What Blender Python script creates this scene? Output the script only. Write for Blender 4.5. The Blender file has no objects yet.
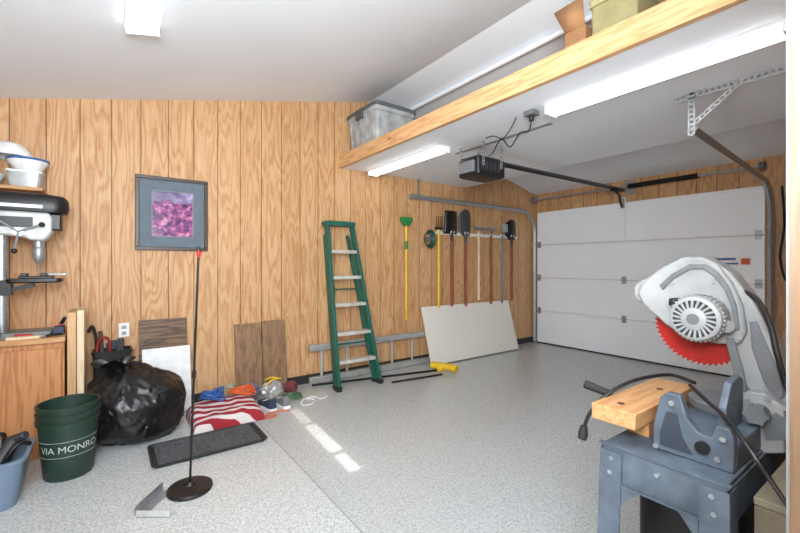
import bpy, bmesh, math, random
from mathutils import Vector, Matrix, noise
random.seed(4)
V = Vector
PI = math.pi
SC = bpy.context.scene
COL = SC.collection
TH = math.radians(36.0)
FW = V((math.sin(TH), math.cos(TH), 0)); RT = V((math.cos(TH), -math.sin(TH), 0)); UP = V((0, 0, 1))
CAM = V((0, 0, 1.27)); FP = 400.0; HOR = 265.0
def ray(px, py): return FW + RT*((px-400)/FP) + UP*((HOR-py)/FP)
def P(px, py, f): return CAM + ray(px, py)*f
def onY(px, py, Y): d = ray(px, py); return CAM + d*(Y/d.y)
def onX(px, py, X): d = ray(px, py); return CAM + d*(X/d.x)
def onZ(px, py, z=0.0): d = ray(px, py); return CAM + d*((z-CAM.z)/d.z)

# ------------------------------------------------------------------ materials
def lin(c): return tuple((x/255/12.92 if x <= 10 else ((x/255+.055)/1.055)**2.4) for x in c)
MC = {}
def M(name, col, rough=.5, metal=0, var=.12, scale=14, bump=0, bscale=60, emit=0, trans=0, coat=0):
    if name in MC: return MC[name]
    m = bpy.data.materials.new(name); m.use_nodes = True
    nt = m.node_tree; b = nt.nodes['Principled BSDF']; N = nt.nodes.new; L = nt.links.new
    c = lin(col)
    tc = N('ShaderNodeTexCoord'); nz = N('ShaderNodeTexNoise'); nz.inputs['Scale'].default_value = scale; nz.inputs['Detail'].default_value = 4
    L(tc.outputs['Object'], nz.inputs['Vector'])
    rp = N('ShaderNodeValToRGB'); rp.color_ramp.elements[0].position = .3; rp.color_ramp.elements[1].position = .7
    rp.color_ramp.elements[0].color = (*[x*(1-var) for x in c], 1); rp.color_ramp.elements[1].color = (*[min(1, x*(1+var)) for x in c], 1)
    L(nz.outputs['Fac'], rp.inputs['Fac']); L(rp.outputs['Color'], b.inputs['Base Color'])
    b.inputs['Roughness'].default_value = rough; b.inputs['Metallic'].default_value = metal
    b.inputs['Transmission Weight'].default_value = trans; b.inputs['Coat Weight'].default_value = coat
    if emit:
        b.inputs['Emission Color'].default_value = (*c, 1); b.inputs['Emission Strength'].default_value = emit
    if bump:
        n2 = N('ShaderNodeTexNoise'); n2.inputs['Scale'].default_value = bscale; n2.inputs['Detail'].default_value = 5
        L(tc.outputs['Object'], n2.inputs['Vector'])
        bp = N('ShaderNodeBump'); bp.inputs['Strength'].default_value = bump; bp.inputs['Distance'].default_value = .01
        L(n2.outputs['Fac'], bp.inputs['Height']); L(bp.outputs['Normal'], b.inputs['Normal'])
    MC[name] = m; return m

class NT:
    def __init__(s, name):
        s.m = bpy.data.materials.new(name); s.m.use_nodes = True; s.t = s.m.node_tree; s.b = s.t.nodes['Principled BSDF']
    def n(s, t, **kw):
        x = s.t.nodes.new(t)
        for k, v in kw.items(): setattr(x, k, v)
        return x
    def put(s, inp, v):
        if hasattr(v, 'node'): s.t.links.new(v, inp)
        else: inp.default_value = v
    def math(s, op, a, b=0.0, c=0.0):
        x = s.n('ShaderNodeMath', operation=op)
        s.put(x.inputs[0], a); s.put(x.inputs[1], b); s.put(x.inputs[2], c); return x.outputs[0]
    def xyz(s):
        tc = s.n('ShaderNodeTexCoord'); sp = s.n('ShaderNodeSeparateXYZ'); s.t.links.new(tc.outputs['Object'], sp.inputs[0])
        return sp.outputs[0], sp.outputs[1], sp.outputs[2]
    def comb(s, a, b, c):
        x = s.n('ShaderNodeCombineXYZ'); s.put(x.inputs[0], a); s.put(x.inputs[1], b); s.put(x.inputs[2], c); return x.outputs[0]
    def noise(s, vec, scale, detail=2, rough=.5):
        x = s.n('ShaderNodeTexNoise'); s.put(x.inputs['Vector'], vec); x.inputs['Scale'].default_value = scale
        x.inputs['Detail'].default_value = detail; x.inputs['Roughness'].default_value = rough; return x.outputs['Fac']
    def ramp(s, fac, stops):
        x = s.n('ShaderNodeValToRGB'); e = x.color_ramp.elements
        while len(e) < len(stops): e.new(.5)
        for i, (p, c) in enumerate(stops): e[i].position = p; e[i].color = (*lin(c), 1)
        s.put(x.inputs['Fac'], fac); return x.outputs['Color']
    def mix(s, fac, a, b, blend='MIX'):
        x = s.n('ShaderNodeMix', data_type='RGBA', blend_type=blend)
        s.put(x.inputs[0], fac); s.put(x.inputs[6], a); s.put(x.inputs[7], b); return x.outputs[2]
    def bump(s, h, strength, dist):
        x = s.n('ShaderNodeBump'); x.inputs['Strength'].default_value = strength; x.inputs['Distance'].default_value = dist
        s.put(x.inputs['Height'], h); s.t.links.new(x.outputs['Normal'], s.b.inputs['Normal'])

def panel_wood():
    k = NT('grooved_plywood'); x, y, z = k.xyz(); u = k.math('ADD', x, y)
    u = k.math('ADD', u, 20.0)
    sheet = k.math('FLOOR', k.math('DIVIDE', u, 1.2192))
    wob = k.noise(k.comb(k.math('MULTIPLY', u, 15.0), 0.0, k.math('MULTIPLY', z, 6.0)), 1.0, 5, .6)
    dens = k.noise(k.comb(k.math('MULTIPLY', u, 1.7), 11.0, k.math('MULTIPLY', z, .9)), 1.0, 1)
    v = k.comb(k.math('MULTIPLY', u, 6.2), k.math('MULTIPLY', sheet, 5.37), k.math('MULTIPLY', z, .8))
    n1 = k.noise(v, 1.0, 2.0, .5)
    n1 = k.math('ADD', n1, k.math('MULTIPLY', wob, .11))
    band = k.math('MULTIPLY', k.math('PINGPONG', k.math('MULTIPLY', n1, k.math('ADD', 7.0, k.math('MULTIPLY', dens, 9.0))), .5), 2.0)
    fine = k.noise(k.comb(k.math('MULTIPLY', u, 110.0), 0.0, k.math('MULTIPLY', z, 3.0)), 1.0, 3)
    tone = k.noise(k.comb(k.math('FLOOR', k.math('DIVIDE', u, .2032)), 0.0, 0.0), 1.7, 0)
    patch = k.noise(k.comb(k.math('MULTIPLY', u, 2.2), 7.0, k.math('MULTIPLY', z, .8)), 1.0, 2)
    base = k.ramp(band, [(0.0, (164, 112, 67)), (.2, (185, 135, 88)), (.5, (201, 157, 111)), (.85, (213, 175, 134)), (1.0, (207, 167, 125))])
    streak = k.ramp(fine, [(.3, (164, 114, 70)), (.5, (194, 148, 102)), (.7, (218, 180, 138))])
    base = k.mix(.42, base, streak)
    base = k.mix(k.math('MULTIPLY', k.math('GREATER_THAN', tone, .52), .2), base, (*lin((212, 172, 126)), 1))
    base = k.mix(k.math('MULTIPLY', k.math('LESS_THAN', tone, .44), .2), base, (*lin((174, 124, 78)), 1))
    base = k.mix(k.math('MULTIPLY', patch, .25), base, (*lin((184, 138, 92)), 1))
    fr = k.math('FRACT', k.math('DIVIDE', u, .2032))
    g = k.math('LESS_THAN', fr, .034)
    colr = k.mix(k.math('MULTIPLY', g, .85), base, (*lin((70, 44, 27)), 1))
    k.put(k.b.inputs['Base Color'], colr); k.b.inputs['Roughness'].default_value = .55
    k.bump(k.math('SUBTRACT', k.math('MULTIPLY', band, .05), g), .4, .01)
    return k.m
def plain_wood(name, c0, c1, axis=0, fs=6.0, rough=.55, knots=False):
    k = NT(name); a = list(k.xyz()); st = [22.0, 22.0, 22.0]; st[axis] = 1.6
    v = k.comb(*[k.math('MULTIPLY', a[i], st[i]) for i in range(3)])
    n1 = k.noise(v, fs/6.0, 3, .55)
    band = k.math('MULTIPLY', k.math('PINGPONG', k.math('MULTIPLY', n1, 5.0), .5), 2.0)
    c = k.ramp(band, [(0, c0), (.7, c1), (1, c1)])
    if knots:
        vo = k.n('ShaderNodeTexVoronoi'); vo.inputs['Scale'].default_value = 2.4
        k.put(vo.inputs['Vector'], k.comb(k.math('MULTIPLY', a[0], 2.0), a[1], k.math('MULTIPLY', a[2], 2.5)))
        kn = k.math('LESS_THAN', vo.outputs['Distance'], .09)
        c = k.mix(k.math('MULTIPLY', kn, .65), c, (*lin((140, 84, 42)), 1))
    k.put(k.b.inputs['Base Color'], c); k.b.inputs['Roughness'].default_value = rough
    k.bump(band, .12, .004); return k.m
def floor_mat():
    k = NT('speckled_epoxy'); x, y, z = k.xyz(); v = k.comb(x, y, z)
    sp = k.noise(v, 140, 2, .6); sp2 = k.noise(v, 62, 3, .75); big = k.noise(v, 1.2, 3)
    c = k.ramp(sp, [(.32, (88, 92, 96)), (.42, (172, 176, 177)), (.56, (197, 200, 200)), (.66, (246, 247, 246))])
    c2 = k.ramp(sp2, [(.34, (132, 136, 140)), (.5, (191, 194, 194)), (.66, (231, 233, 232))])
    c = k.mix(.42, c, c2)
    c = k.mix(k.math('MULTIPLY', big, .15), c, (*lin((183, 186, 186)), 1))
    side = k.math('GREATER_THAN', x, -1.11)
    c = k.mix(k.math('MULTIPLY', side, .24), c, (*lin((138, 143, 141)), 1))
    ln = k.math('LESS_THAN', k.math('ABSOLUTE', k.math('ADD', x, 1.11)), .005)
    c = k.mix(k.math('MULTIPLY', ln, .4), c, (*lin((100, 102, 102)), 1))
    k.put(k.b.inputs['Base Color'], c); k.b.inputs['Roughness'].default_value = .22
    k.bump(k.math('SUBTRACT', k.math('MULTIPLY', sp, .12), ln), .12, .003); return k.m
def paint(name, c, rough=.6):
    k = NT(name); x, y, z = k.xyz(); v = k.comb(x, y, z)
    n = k.noise(v, 1.5, 3); n2 = k.noise(v, 90, 3)
    k.put(k.b.inputs['Base Color'], k.ramp(n, [(.3, tuple(int(q*.98) for q in c)), (.7, c)])); k.b.inputs['Roughness'].default_value = rough
    k.bump(n2, .12, .004); return k.m
def stripes():
    k = NT('red_white_stripes'); x, y, z = k.xyz()
    t = k.math('FRACT', k.math('MULTIPLY', k.math('ADD', y, k.math('MULTIPLY', x, .22)), 15.0))
    g = k.math('GREATER_THAN', t, .45)
    k.put(k.b.inputs['Base Color'], k.mix(g, (*lin((208, 200, 198)), 1), (*lin((146, 28, 42)), 1))); k.b.inputs['Roughness'].default_value = .85; return k.m
def art():
    k = NT('garden_print'); x, y, z = k.xyz(); v = k.comb(x, y, z)
    n = k.noise(v, 18, 5, .7); n2 = k.noise(k.comb(x, 3.0, z), 7, 3, .6)
    c1 = k.ramp(n, [(.34, (56, 40, 70)), (.46, (112, 72, 122)), (.55, (176, 98, 142)), (.66, (214, 170, 196))])
    c2 = k.ramp(n2, [(.35, (84, 80, 110)), (.55, (140, 128, 166)), (.7, (196, 190, 220))])
    k.put(k.b.inputs['Base Color'], k.mix(k.math('GREATER_THAN', k.math('ADD', z, k.math('MULTIPLY', n2, .2)), .52), c1, c2)); k.b.inputs['Roughness'].default_value = .15
    return k.m
def weathered(name, base, spots):
    k = NT(name); x, y, z = k.xyz(); v = k.comb(x, y, z)
    n = k.noise(v, 26, 5, .7); n3 = k.noise(v, 2.5, 3)
    c = k.ramp(n, [(.0, base), (.60, base), (.74, spots)])
    c = k.mix(k.math('MULTIPLY', n3, .4), c, (*lin(tuple(int(q*.95) for q in base)), 1))
    k.put(k.b.inputs['Base Color'], c); k.b.inputs['Roughness'].default_value = .7; return k.m

WALL = panel_wood()
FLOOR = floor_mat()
CEIL = paint('white_ceiling_paint', (236, 242, 249))
SOFF = paint('white_drywall', (238, 243, 250))
DOORW = paint('white_door_enamel', (241, 246, 252), .4)
PINE = plain_wood('pine_beam', (192, 140, 92), (214, 172, 124), 1, knots=True)
JAMB = plain_wood('dark_tan_jamb', (84, 62, 42), (100, 76, 54), 2)  # one even tan, kept dark so the nearby lamps don't blow it out
PINEX = plain_wood('pine_board', (172, 122, 76), (192, 146, 100), 0)
CABW = plain_wood('cabinet_plywood', (160, 102, 58), (186, 130, 80), 2, 5)
TANB = plain_wood('tan_plank', (182, 142, 98), (202, 164, 120), 2)
LITB = plain_wood('pale_plank', (204, 178, 144), (222, 200, 168), 2)
BRNB = plain_wood('brown_board', (112, 82, 58), (140, 108, 78), 2)
DRKB = plain_wood('dark_board', (62, 46, 36), (120, 90, 66), 0)
HAND = plain_wood('oak_handle', (122, 58, 30), (146, 76, 42), 2)
STRIPE = stripes(); ART = art()
SLAB = weathered('stained_white_slab', (226, 222, 212), (186, 174, 156))
BLK = M('black_plastic', (22, 22, 24), .42)
BLKR = M('black_rubber', (30, 30, 31), .75)
BLKM = M('black_metal', (26, 26, 28), .35, .3)
STEEL = M('galvanised_steel', (168, 172, 176), .38, .7, .15, 30)
ALU = M('aluminium', (186, 187, 186), .4, .5)
GRYM = M('grey_metal', (120, 123, 126), .45, .4)
GREEN = M('green_fibreglass', (22, 90, 76), .45)
STEPM = M('worn_step_metal', (196, 193, 186), .5, .3, .2)
YEL = M('yellow_plastic', (222, 182, 36), .4)
RED = M('red_plastic', (186, 28, 34), .4)
ORG = M('orange_plastic', (206, 90, 44), .5)
WHT = M('white_plastic', (232, 233, 234), .4)
BLUE = M('blue_plastic', (50, 92, 160), .45)
GRNP = M('bright_green_plastic', (40, 120, 60), .45)
DKGREEN = M('dark_green_bucket', (32, 54, 44), .5)
SAWG = M('light_grey_enamel', (142, 144, 145), .45, 0, .2, 7)
SAWG2 = M('mid_grey_casting', (108, 112, 116), .4, .2, .12)
SAWB = M('worn_blue_grey_enamel', (86, 97, 110), .5, .15, .42, 9)
BLADE = M('red_blade_paint', (156, 30, 26), .4, .15)
LIGHT = M('lit_diffuser', (253, 253, 252), .5, emit=3.8)
CARD = M('cardboard', (150, 110, 74), .85)
TOTE = M('cloudy_tote_plastic', (160, 163, 164), .4, 0, .3, 9)
CLEAR = M('clear_plastic', (236, 236, 236), .15, trans=.7)

# ------------------------------------------------------------------ mesh builder
ORGN = {}
class B:
    def __init__(s, T=None): s.bm = bmesh.new(); s.T = T or Matrix()
    def add(s, vs, fs):
        bv = [s.bm.verts.new(s.T @ V(v)) for v in vs]
        for f in fs:
            try: s.bm.faces.new([bv[i] for i in f])
            except ValueError: pass
        return s
    def box(s, lo, hi):
        x0, y0, z0 = lo; x1, y1, z1 = hi
        return s.add([(x0,y0,z0),(x1,y0,z0),(x1,y1,z0),(x0,y1,z0),(x0,y0,z1),(x1,y0,z1),(x1,y1,z1),(x0,y1,z1)],
            [(3,2,1,0),(4,5,6,7),(0,1,5,4),(1,2,6,5),(2,3,7,6),(3,0,4,7)])
    def beam(s, p0, p1, w, t, ref=(1,0,0)):
        p0, p1 = V(p0), V(p1); d = (p1-p0).normalized(); r = V(ref); a = (r-d*r.dot(d)).normalized()*(w/2); n = d.cross(a).normalized()*(t/2)
        vs = [p+q for p in (p0, p1) for q in (-a-n, a-n, a+n, -a+n)]
        return s.add(vs, [(3,2,1,0),(4,5,6,7),(0,1,5,4),(1,2,6,5),(2,3,7,6),(3,0,4,7)])
    def cyl(s, p0, p1, r0, r1=None, n=16):
        p0, p1 = V(p0), V(p1); r1 = r0 if r1 is None else r1
        d = (p1-p0).normalized(); a = d.orthogonal().normalized(); b = d.cross(a)
        vs = [p+(a*math.cos(2*PI*i/n)+b*math.sin(2*PI*i/n))*r for p, r in ((p0, r0), (p1, r1)) for i in range(n)]
        fs = [(i, (i+1)%n, n+(i+1)%n, n+i) for i in range(n)]+[tuple(range(n-1,-1,-1)), tuple(range(n, 2*n))]
        return s.add(vs, fs)
    def tube(s, pts, r, n=8, closed=False, sq=None):
        pts = [V(p) for p in pts]; m = len(pts); rr = r if isinstance(r, list) else [r]*m
        vs = []; a = None
        for i, p in enumerate(pts):
            if closed: d = pts[(i+1)%m]-pts[i-1]
            else: d = pts[min(i+1, m-1)]-pts[max(i-1, 0)]
            d.normalize()
            a = (d.orthogonal() if a is None else a-d*a.dot(d)); a.normalize(); b = d.cross(a)
            for j in range(n): vs.append(p+(a*math.cos(2*PI*j/n+PI/n)+b*math.sin(2*PI*j/n+PI/n))*rr[i])
        fs = [(i*n+j, i*n+(j+1)%n, ((i+1)%m)*n+(j+1)%n, ((i+1)%m)*n+j) for i in range(m if closed else m-1) for j in range(n)]
        if not closed: fs += [tuple(range(n-1,-1,-1)), tuple(range((m-1)*n, m*n))]
        return s.add(vs, fs)
    def lathe(s, prof, c, n=28, ax=None):
        c = V(c); R = ax or Matrix()
        vs = [c+(R @ V((r*math.cos(2*PI*i/n), r*math.sin(2*PI*i/n), z))) for r, z in prof for i in range(n)]
        m = len(prof); fs = [(k*n+i, k*n+(i+1)%n, (k+1)*n+(i+1)%n, (k+1)*n+i) for k in range(m-1) for i in range(n)]
        if prof[0][0] > 1e-5: fs.append(tuple(range(n-1,-1,-1)))
        if prof[-1][0] > 1e-5: fs.append(tuple(range((m-1)*n, m*n)))
        s.add(vs, fs); bmesh.ops.remove_doubles(s.bm, verts=s.bm.verts, dist=1e-5); return s
    def prismX(s, yz, x0, x1):
        n = len(yz); vs = [(x0, a, b) for a, b in yz]+[(x1, a, b) for a, b in yz]
        return s.add(vs, [tuple(range(n)), tuple(range(2*n-1, n-1, -1))]+[(i, n+i, n+(i+1)%n, (i+1)%n) for i in range(n)])
    def prismY(s, xz, y0, y1):
        n = len(xz); vs = [(a, y0, b) for a, b in xz]+[(a, y1, b) for a, b in xz]
        return s.add(vs, [tuple(range(n)), tuple(range(2*n-1, n-1, -1))]+[(i, n+i, n+(i+1)%n, (i+1)%n) for i in range(n)])
    def rloft(s, secs, c, seg=5, cap0=True, cap1=True):
        c = V(c); vs = []; k = 4*(seg+1)
        for z, hx, hy, r in secs:
            for q, (sx, sy) in enumerate(((1,1),(-1,1),(-1,-1),(1,-1))):
                for j in range(seg+1):
                    a = q*PI/2+j*PI/2/seg
                    vs.append(c+V((sx*(hx-r)+r*math.cos(a), sy*(hy-r)+r*math.sin(a), z)))
        m = len(secs); fs = [(i*k+j, i*k+(j+1)%k, (i+1)*k+(j+1)%k, (i+1)*k+j) for i in range(m-1) for j in range(k)]
        if cap0: fs.append(tuple(range(k-1,-1,-1)))
        if cap1: fs.append(tuple(range((m-1)*k, m*k)))
        return s.add(vs, fs)
    def ball(s, c, r, sub=3, fn=None, sc=(1,1,1)):
        r0 = bmesh.ops.create_icosphere(s.bm, subdivisions=sub, radius=1)
        for v in r0['verts']:
            d = v.co.copy(); k = fn(d) if fn else 1
            v.co = s.T @ (V(c)+V((d.x*sc[0], d.y*sc[1], d.z*sc[2]))*r*k)
        return s
    def grid(s, nu, nv, fn):
        vs = [fn(i/(nu-1), j/(nv-1)) for j in range(nv) for i in range(nu)]
        return s.add(vs, [(j*nu+i, j*nu+i+1, (j+1)*nu+i+1, (j+1)*nu+i) for j in range(nv-1) for i in range(nu-1)])
    def strap(s, p0, p1, w, ref, t=.003, pitch=.03):
        p0, p1 = V(p0), V(p1); d = p1-p0; L = d.length; d.normalize(); a = V(ref); a = (a-d*a.dot(d)).normalized()
        for k in (-1, 1): s.beam(p0+a*k*w*.36, p1+a*k*w*.36, w*.28, t, ref)
        n = max(2, int(L/pitch))
        for i in range(n+1): q = p0+d*(L*i/n); s.beam(q-d*min(.008, pitch*.25)+a*0, q+d*min(.008, pitch*.25), w*.5, t, ref)
        return s
    def build(s, name, mat, parent=None, smooth=True, bevel=0, solid=0):
        bm = s.bm; bmesh.ops.recalc_face_normals(bm, faces=bm.faces)
        if parent is not None: org = ORGN[parent.name]
        else:
            xs = [v.co.x for v in bm.verts]; ys = [v.co.y for v in bm.verts]; zs = [v.co.z for v in bm.verts]
            org = V(((min(xs)+max(xs))/2, (min(ys)+max(ys))/2, min(zs)))
        for v in bm.verts: v.co -= org
        if smooth:
            for f in bm.faces: f.smooth = True
            for e in bm.edges:
                if len(e.link_faces) == 2 and e.calc_face_angle(0) > math.radians(38): e.smooth = False
        me = bpy.data.meshes.new(name); bm.to_mesh(me); bm.free(); me.materials.append(mat)
        o = bpy.data.objects.new(name, me); COL.objects.link(o)
        if parent is not None: o.parent = parent
        else: o.location = org
        ORGN[o.name] = org
        if solid:
            md = o.modifiers.new('solid', 'SOLIDIFY'); md.thickness = solid
        if bevel:
            md = o.modifiers.new('bevel', 'BEVEL'); md.width = bevel; md.segments = 2; md.limit_method = 'ANGLE'
        return o
def tag(o, label, cat, group=None):
    o['label'] = label; o['category'] = cat
    if group: o['group'] = group
    return o
def thing(name, label, cat, loc=(0,0,0), group=None):
    o = bpy.data.objects.new(name, None); COL.objects.link(o); o.location = loc; o.empty_display_size = .05
    ORGN[o.name] = V(loc); return tag(o, label, cat, group)
def struct(o): o['kind'] = 'structure'; return o
def lab(o, t): o['label'] = t; return o
def copy_tree(o, parent=None):
    c = o.copy(); COL.objects.link(c); c.parent = parent
    ORGN[c.name] = V(ORGN[o.name])
    for ch in list(o.children): copy_tree(ch, c)
    return c
def cr(pts, n=8):
    p = [V(q) for q in pts]; p = [p[0]]+p+[p[-1]]; out = []
    for i in range(1, len(p)-2):
        for k in range(n):
            t = k/n; a, b, c, d = p[i-1], p[i], p[i+1], p[i+2]
            out.append(.5*((2*b)+(c-a)*t+(2*a-5*b+4*c-d)*t*t+(3*b-a-3*c+d)*t**3))
    out.append(p[-2]); return out
def text_mesh(body, size):
    cu = bpy.data.curves.new('lettering', 'FONT'); cu.body = body; cu.size = size; cu.align_x = 'CENTER'; cu.align_y = 'CENTER'
    o = bpy.data.objects.new('lettering', cu); COL.objects.link(o)
    dg = bpy.context.evaluated_depsgraph_get(); me = bpy.data.meshes.new_from_object(o.evaluated_get(dg))
    vs = [v.co.copy() for v in me.vertices]; fs = [tuple(p.vertices) for p in me.polygons]
    bpy.data.objects.remove(o); bpy.data.curves.remove(cu); bpy.data.meshes.remove(me); return vs, fs

# ------------------------------------------------------------------ the room
YW, XD = 4.065, 5.74
RX, RH = 2.5, 3.205
def ch(x): return 2.632+.2292*x if x <= RX else RH-.2377*(x-RX)
XL, XR = -1.7, 5.86
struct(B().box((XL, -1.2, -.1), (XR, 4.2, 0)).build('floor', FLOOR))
b = B(); b.prismY([(XL, ch(XL)), (RX, RH), (XR, ch(XR)), (XR, ch(XR)+.12), (RX, RH+.12), (XL, ch(XL)+.12)], -.4, 4.2)
struct(b.build('ceiling', CEIL, smooth=False))
struct(B().prismY([(XL, 0), (XR, 0), (XR, ch(XR)), (RX, RH), (XL, ch(XL))], YW, YW+.1).build('wall_back', WALL, smooth=False))
struct(B().box((XD, .02, 0), (XD+.1, YW, ch(XD))).build('wall_right', WALL, smooth=False))
struct(B().box((XL, -.4, 0), (XL+.1, YW, ch(XL))).build('wall_left', WALL, smooth=False))
JX = .818
struct(B().prismY([(JX+.02, 0), (XD, 0), (XD, ch(XD)), (RX, RH), (JX+.02, ch(JX+.02))], .03, .135).build('wall_front', WALL, smooth=False))
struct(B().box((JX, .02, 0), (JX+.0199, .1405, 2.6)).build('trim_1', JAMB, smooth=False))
struct(B().box((JX+.012, .141, 0), (JX+.07, .1465, 2.6)).build('trim_2', M('grey_casing', (140, 140, 138), .6), smooth=False))
struct(B().box((XL+.1, YW-.012, 0), (XD, YW, .09)).build('baseboard_back', M('black_base', (40, 38, 36), .6), smooth=False))
struct(B().box((XD-.012, .14, 0), (XD, 1.10, .09)).build('baseboard_right', MC['black_base'], smooth=False))

# ------------------------------------------------------------------ storage loft
LX0, LX1, LZ = 2.10, 4.10, 2.37
lo = thing('storage_loft', 'storage loft with a knotty pine beam and white drywall underside', 'loft', (2.12, 2.1, LZ))
B().box((LX0, .14, LZ-.005), (LX0+.04, YW, LZ+.135)).build('beam', PINE, lo, bevel=.003)
B().box((LX0+.04, .14, LZ), (LX1, YW, LZ+.015)).build('underside_panel', SOFF, lo)
B().box((LX0+.04, .14, LZ+.105), (LX1, YW, LZ+.125)).build('deck', PINEX, lo)
B().box((LX1-.03, .14, LZ+.0151), (LX1, YW, LZ+.105)).build('rear_fascia', SOFF, lo)
DECK = LZ+.125

tag(B().tube([(2.86, YW-.02, ch(2.86)-.03), (2.86, .5, ch(2.86)-.03)], .022, 10).build('conduit', SOFF), 'white painted pipe running along the sloped ceiling above the loft', 'pipe')

# ------------------------------------------------------------------ lights
def tube_light(x, y0, y1, z, label, slope=0, w=.13, h=.055, mat=LIGHT):
    t = thing('ceiling_light', label, 'light', (x, (y0+y1)/2, z), 'fluorescent strip lights')
    T_ = Matrix.Translation((x, 0, z)) @ Matrix.Rotation(-math.atan(slope), 4, 'Y')
    B(T_).box((-w/2, y0, -.018), (w/2, y1, -.001)).build('housing', WHT, t)
    sec = [(-w/2+.004, -.0185), (-w/2+.004, -h*.7), (-w*.3, -h), (w*.3, -h), (w/2-.004, -h*.7), (w/2-.004, -.0185)]
    B(T_).prismY(sec, y0+.012, y1-.012).build('diffuser', mat, t)
    for a, c in ((y0, y0+.0118), (y1-.0118, y1)): B(T_).box((-w/2, a, -h-.003), (w/2, c, -.0182)).build('end_cap', WHT, t)
tube_light(2.50, 2.74, 3.98, LZ, 'lit strip light under the loft close to the plywood wall')
tube_light(2.50, .43, 1.65, LZ, 'lit strip light under the loft nearest the right edge, above the saw')
tube_light(.15, 1.5, 2.78, ch(.15), 'lit strip light on the sloped white ceiling above the framed picture', .2292, .17, .05)

# ------------------------------------------------------------------ garage door
DX = 5.68; DY0, DY1 = 1.17, 3.985
gd = struct(thing('door_1', 'white sectional garage door of four plain panels', 'garage door', (DX, 2.58, 0)))
sh = 2.13/4
for i in range(4):
    b = B(); z0 = i*sh+.02*(i == 0); z1 = (i+1)*sh-.006
    prof = [(DX, z0), (DX, z1-.03), (DX+.008, z1-.018), (DX+.008, z1), (DX+.04, z1), (DX+.04, z0)]
    n = len(prof); vs = [(x, DY0, z) for x, z in prof]+[(x, DY1, z) for x, z in prof]
    b.add(vs, [tuple(range(n)), tuple(range(2*n-1, n-1, -1))]+[(k, n+k, n+(k+1)%n, (k+1)%n) for k in range(n)])
    b.build('section', DOORW, gd, smooth=False)
B().box((DX+.005, DY0, 0), (DX+.035, DY1, .02)).build('bottom_seal', BLKR, gd)
def hinge(y, z, name='hinge'):
    b = B(); b.box((DX-.004, y-.03, z-.05), (DX, y+.03, z-.004)); b.box((DX-.004, y-.03, z-.006), (DX, y+.03, z+.05)); b.cyl((DX-.008, y-.032, z), (DX-.008, y+.032, z), .009, n=10)
    b.build(name, STEEL, gd)
for i in (1, 2, 3):
    hinge(DY1-.04, i*sh); hinge(DY0+.05, i*sh)
cy = onX(624, 278, DX).y
for i in (1, 2): hinge(cy, i*sh-.003)
B().box((DX-.03, cy-.03, 3*sh+.06), (DX, cy+.03, 4*sh+.06)).build('strut', DOORW, gd, bevel=.004)
B().box((DX-.05, cy-.022, 4*sh-.09), (DX-.0301, cy+.022, 4*sh+.05)).build('arm_bracket', STEEL, gd)
s0 = onX(709, 257, DX); s1 = onX(752, 266, DX)
B().box((DX-.0012, s1.y, s1.z), (DX-.0002, s0.y, s0.z)).build('sticker', WHT, gd)
w = (s0.y-s1.y); hz = s0.z-s1.z
def band(y0, y1, z0, z1, m_, t): lab(B().box((DX-.0022, s1.y+w*y0, s1.z+hz*z0), (DX-.0013, s1.y+w*y1, s1.z+hz*z1)).build('sticker_band', m_, gd), t)
band(.04, .24, .15, .80, ORG, 'orange block at the right of the sticker')
band(.36, .97, .62, .86, BLUE, 'upper blue line of the sticker'); band(.30, .97, .16, .34, BLUE, 'lower blue line of the sticker')

def track(y, x_end, y_end, label):
    t = thing('door_track', label, 'door track', (DX-.03, y, 0), 'garage door tracks')
    zt = 2.14; pts = [(DX-.03, y, .02), (DX-.03, y, 1.80)]
    for k in range(1, 9):
        a = k/8*PI/2; pts.append((DX-.03-.34*(1-math.cos(a)), y, 1.80+.34*math.sin(a)))
    B().tube(pts[:2], .03, 4).build('vertical_rail', STEEL, t, smooth=False)
    B().tube(pts[1:]+[(x_end, y_end, zt)], .03, 4).build('horizontal_rail', STEEL, t, smooth=False)
    for z in (.3, 1.0, 1.7): B().box((DX-.03, y-.02, z-.03), (XD-.001, y+.02, z+.03)).build('wall_bracket', STEEL, t)
    return t
tl = track(4.02, 3.06, 4.0, 'galvanised door track along the plywood wall in the far corner')
B().strap((3.2, 4.0, 2.14), (3.2, 4.0, LZ-.002), .035, (1, 0, 0)).build('hanger', STEEL, tl)
tk = track(1.11, 3.02, .97, 'galvanised door track hanging from an angle iron at the right of the garage door')
b = B(); b.strap((3.0, 1.06, LZ-.022), (3.0, .35, LZ-.022), .04, (0, 0, 1)); b.strap((3.02, 1.06, LZ-.003), (3.02, .35, LZ-.003), .04, (1, 0, 0))
b.build('angle_iron', STEEL, tk)
B().strap((3.0, .97, 2.10), (3.0, .97, LZ-.01), .04, (0, 1, 0)).build('hanger', STEEL, tk)
B().strap((2.995, .95, 2.17), (2.995, .72, LZ-.02), .03, (0, .5, .5)).build('diagonal_brace', STEEL, tk)

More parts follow.
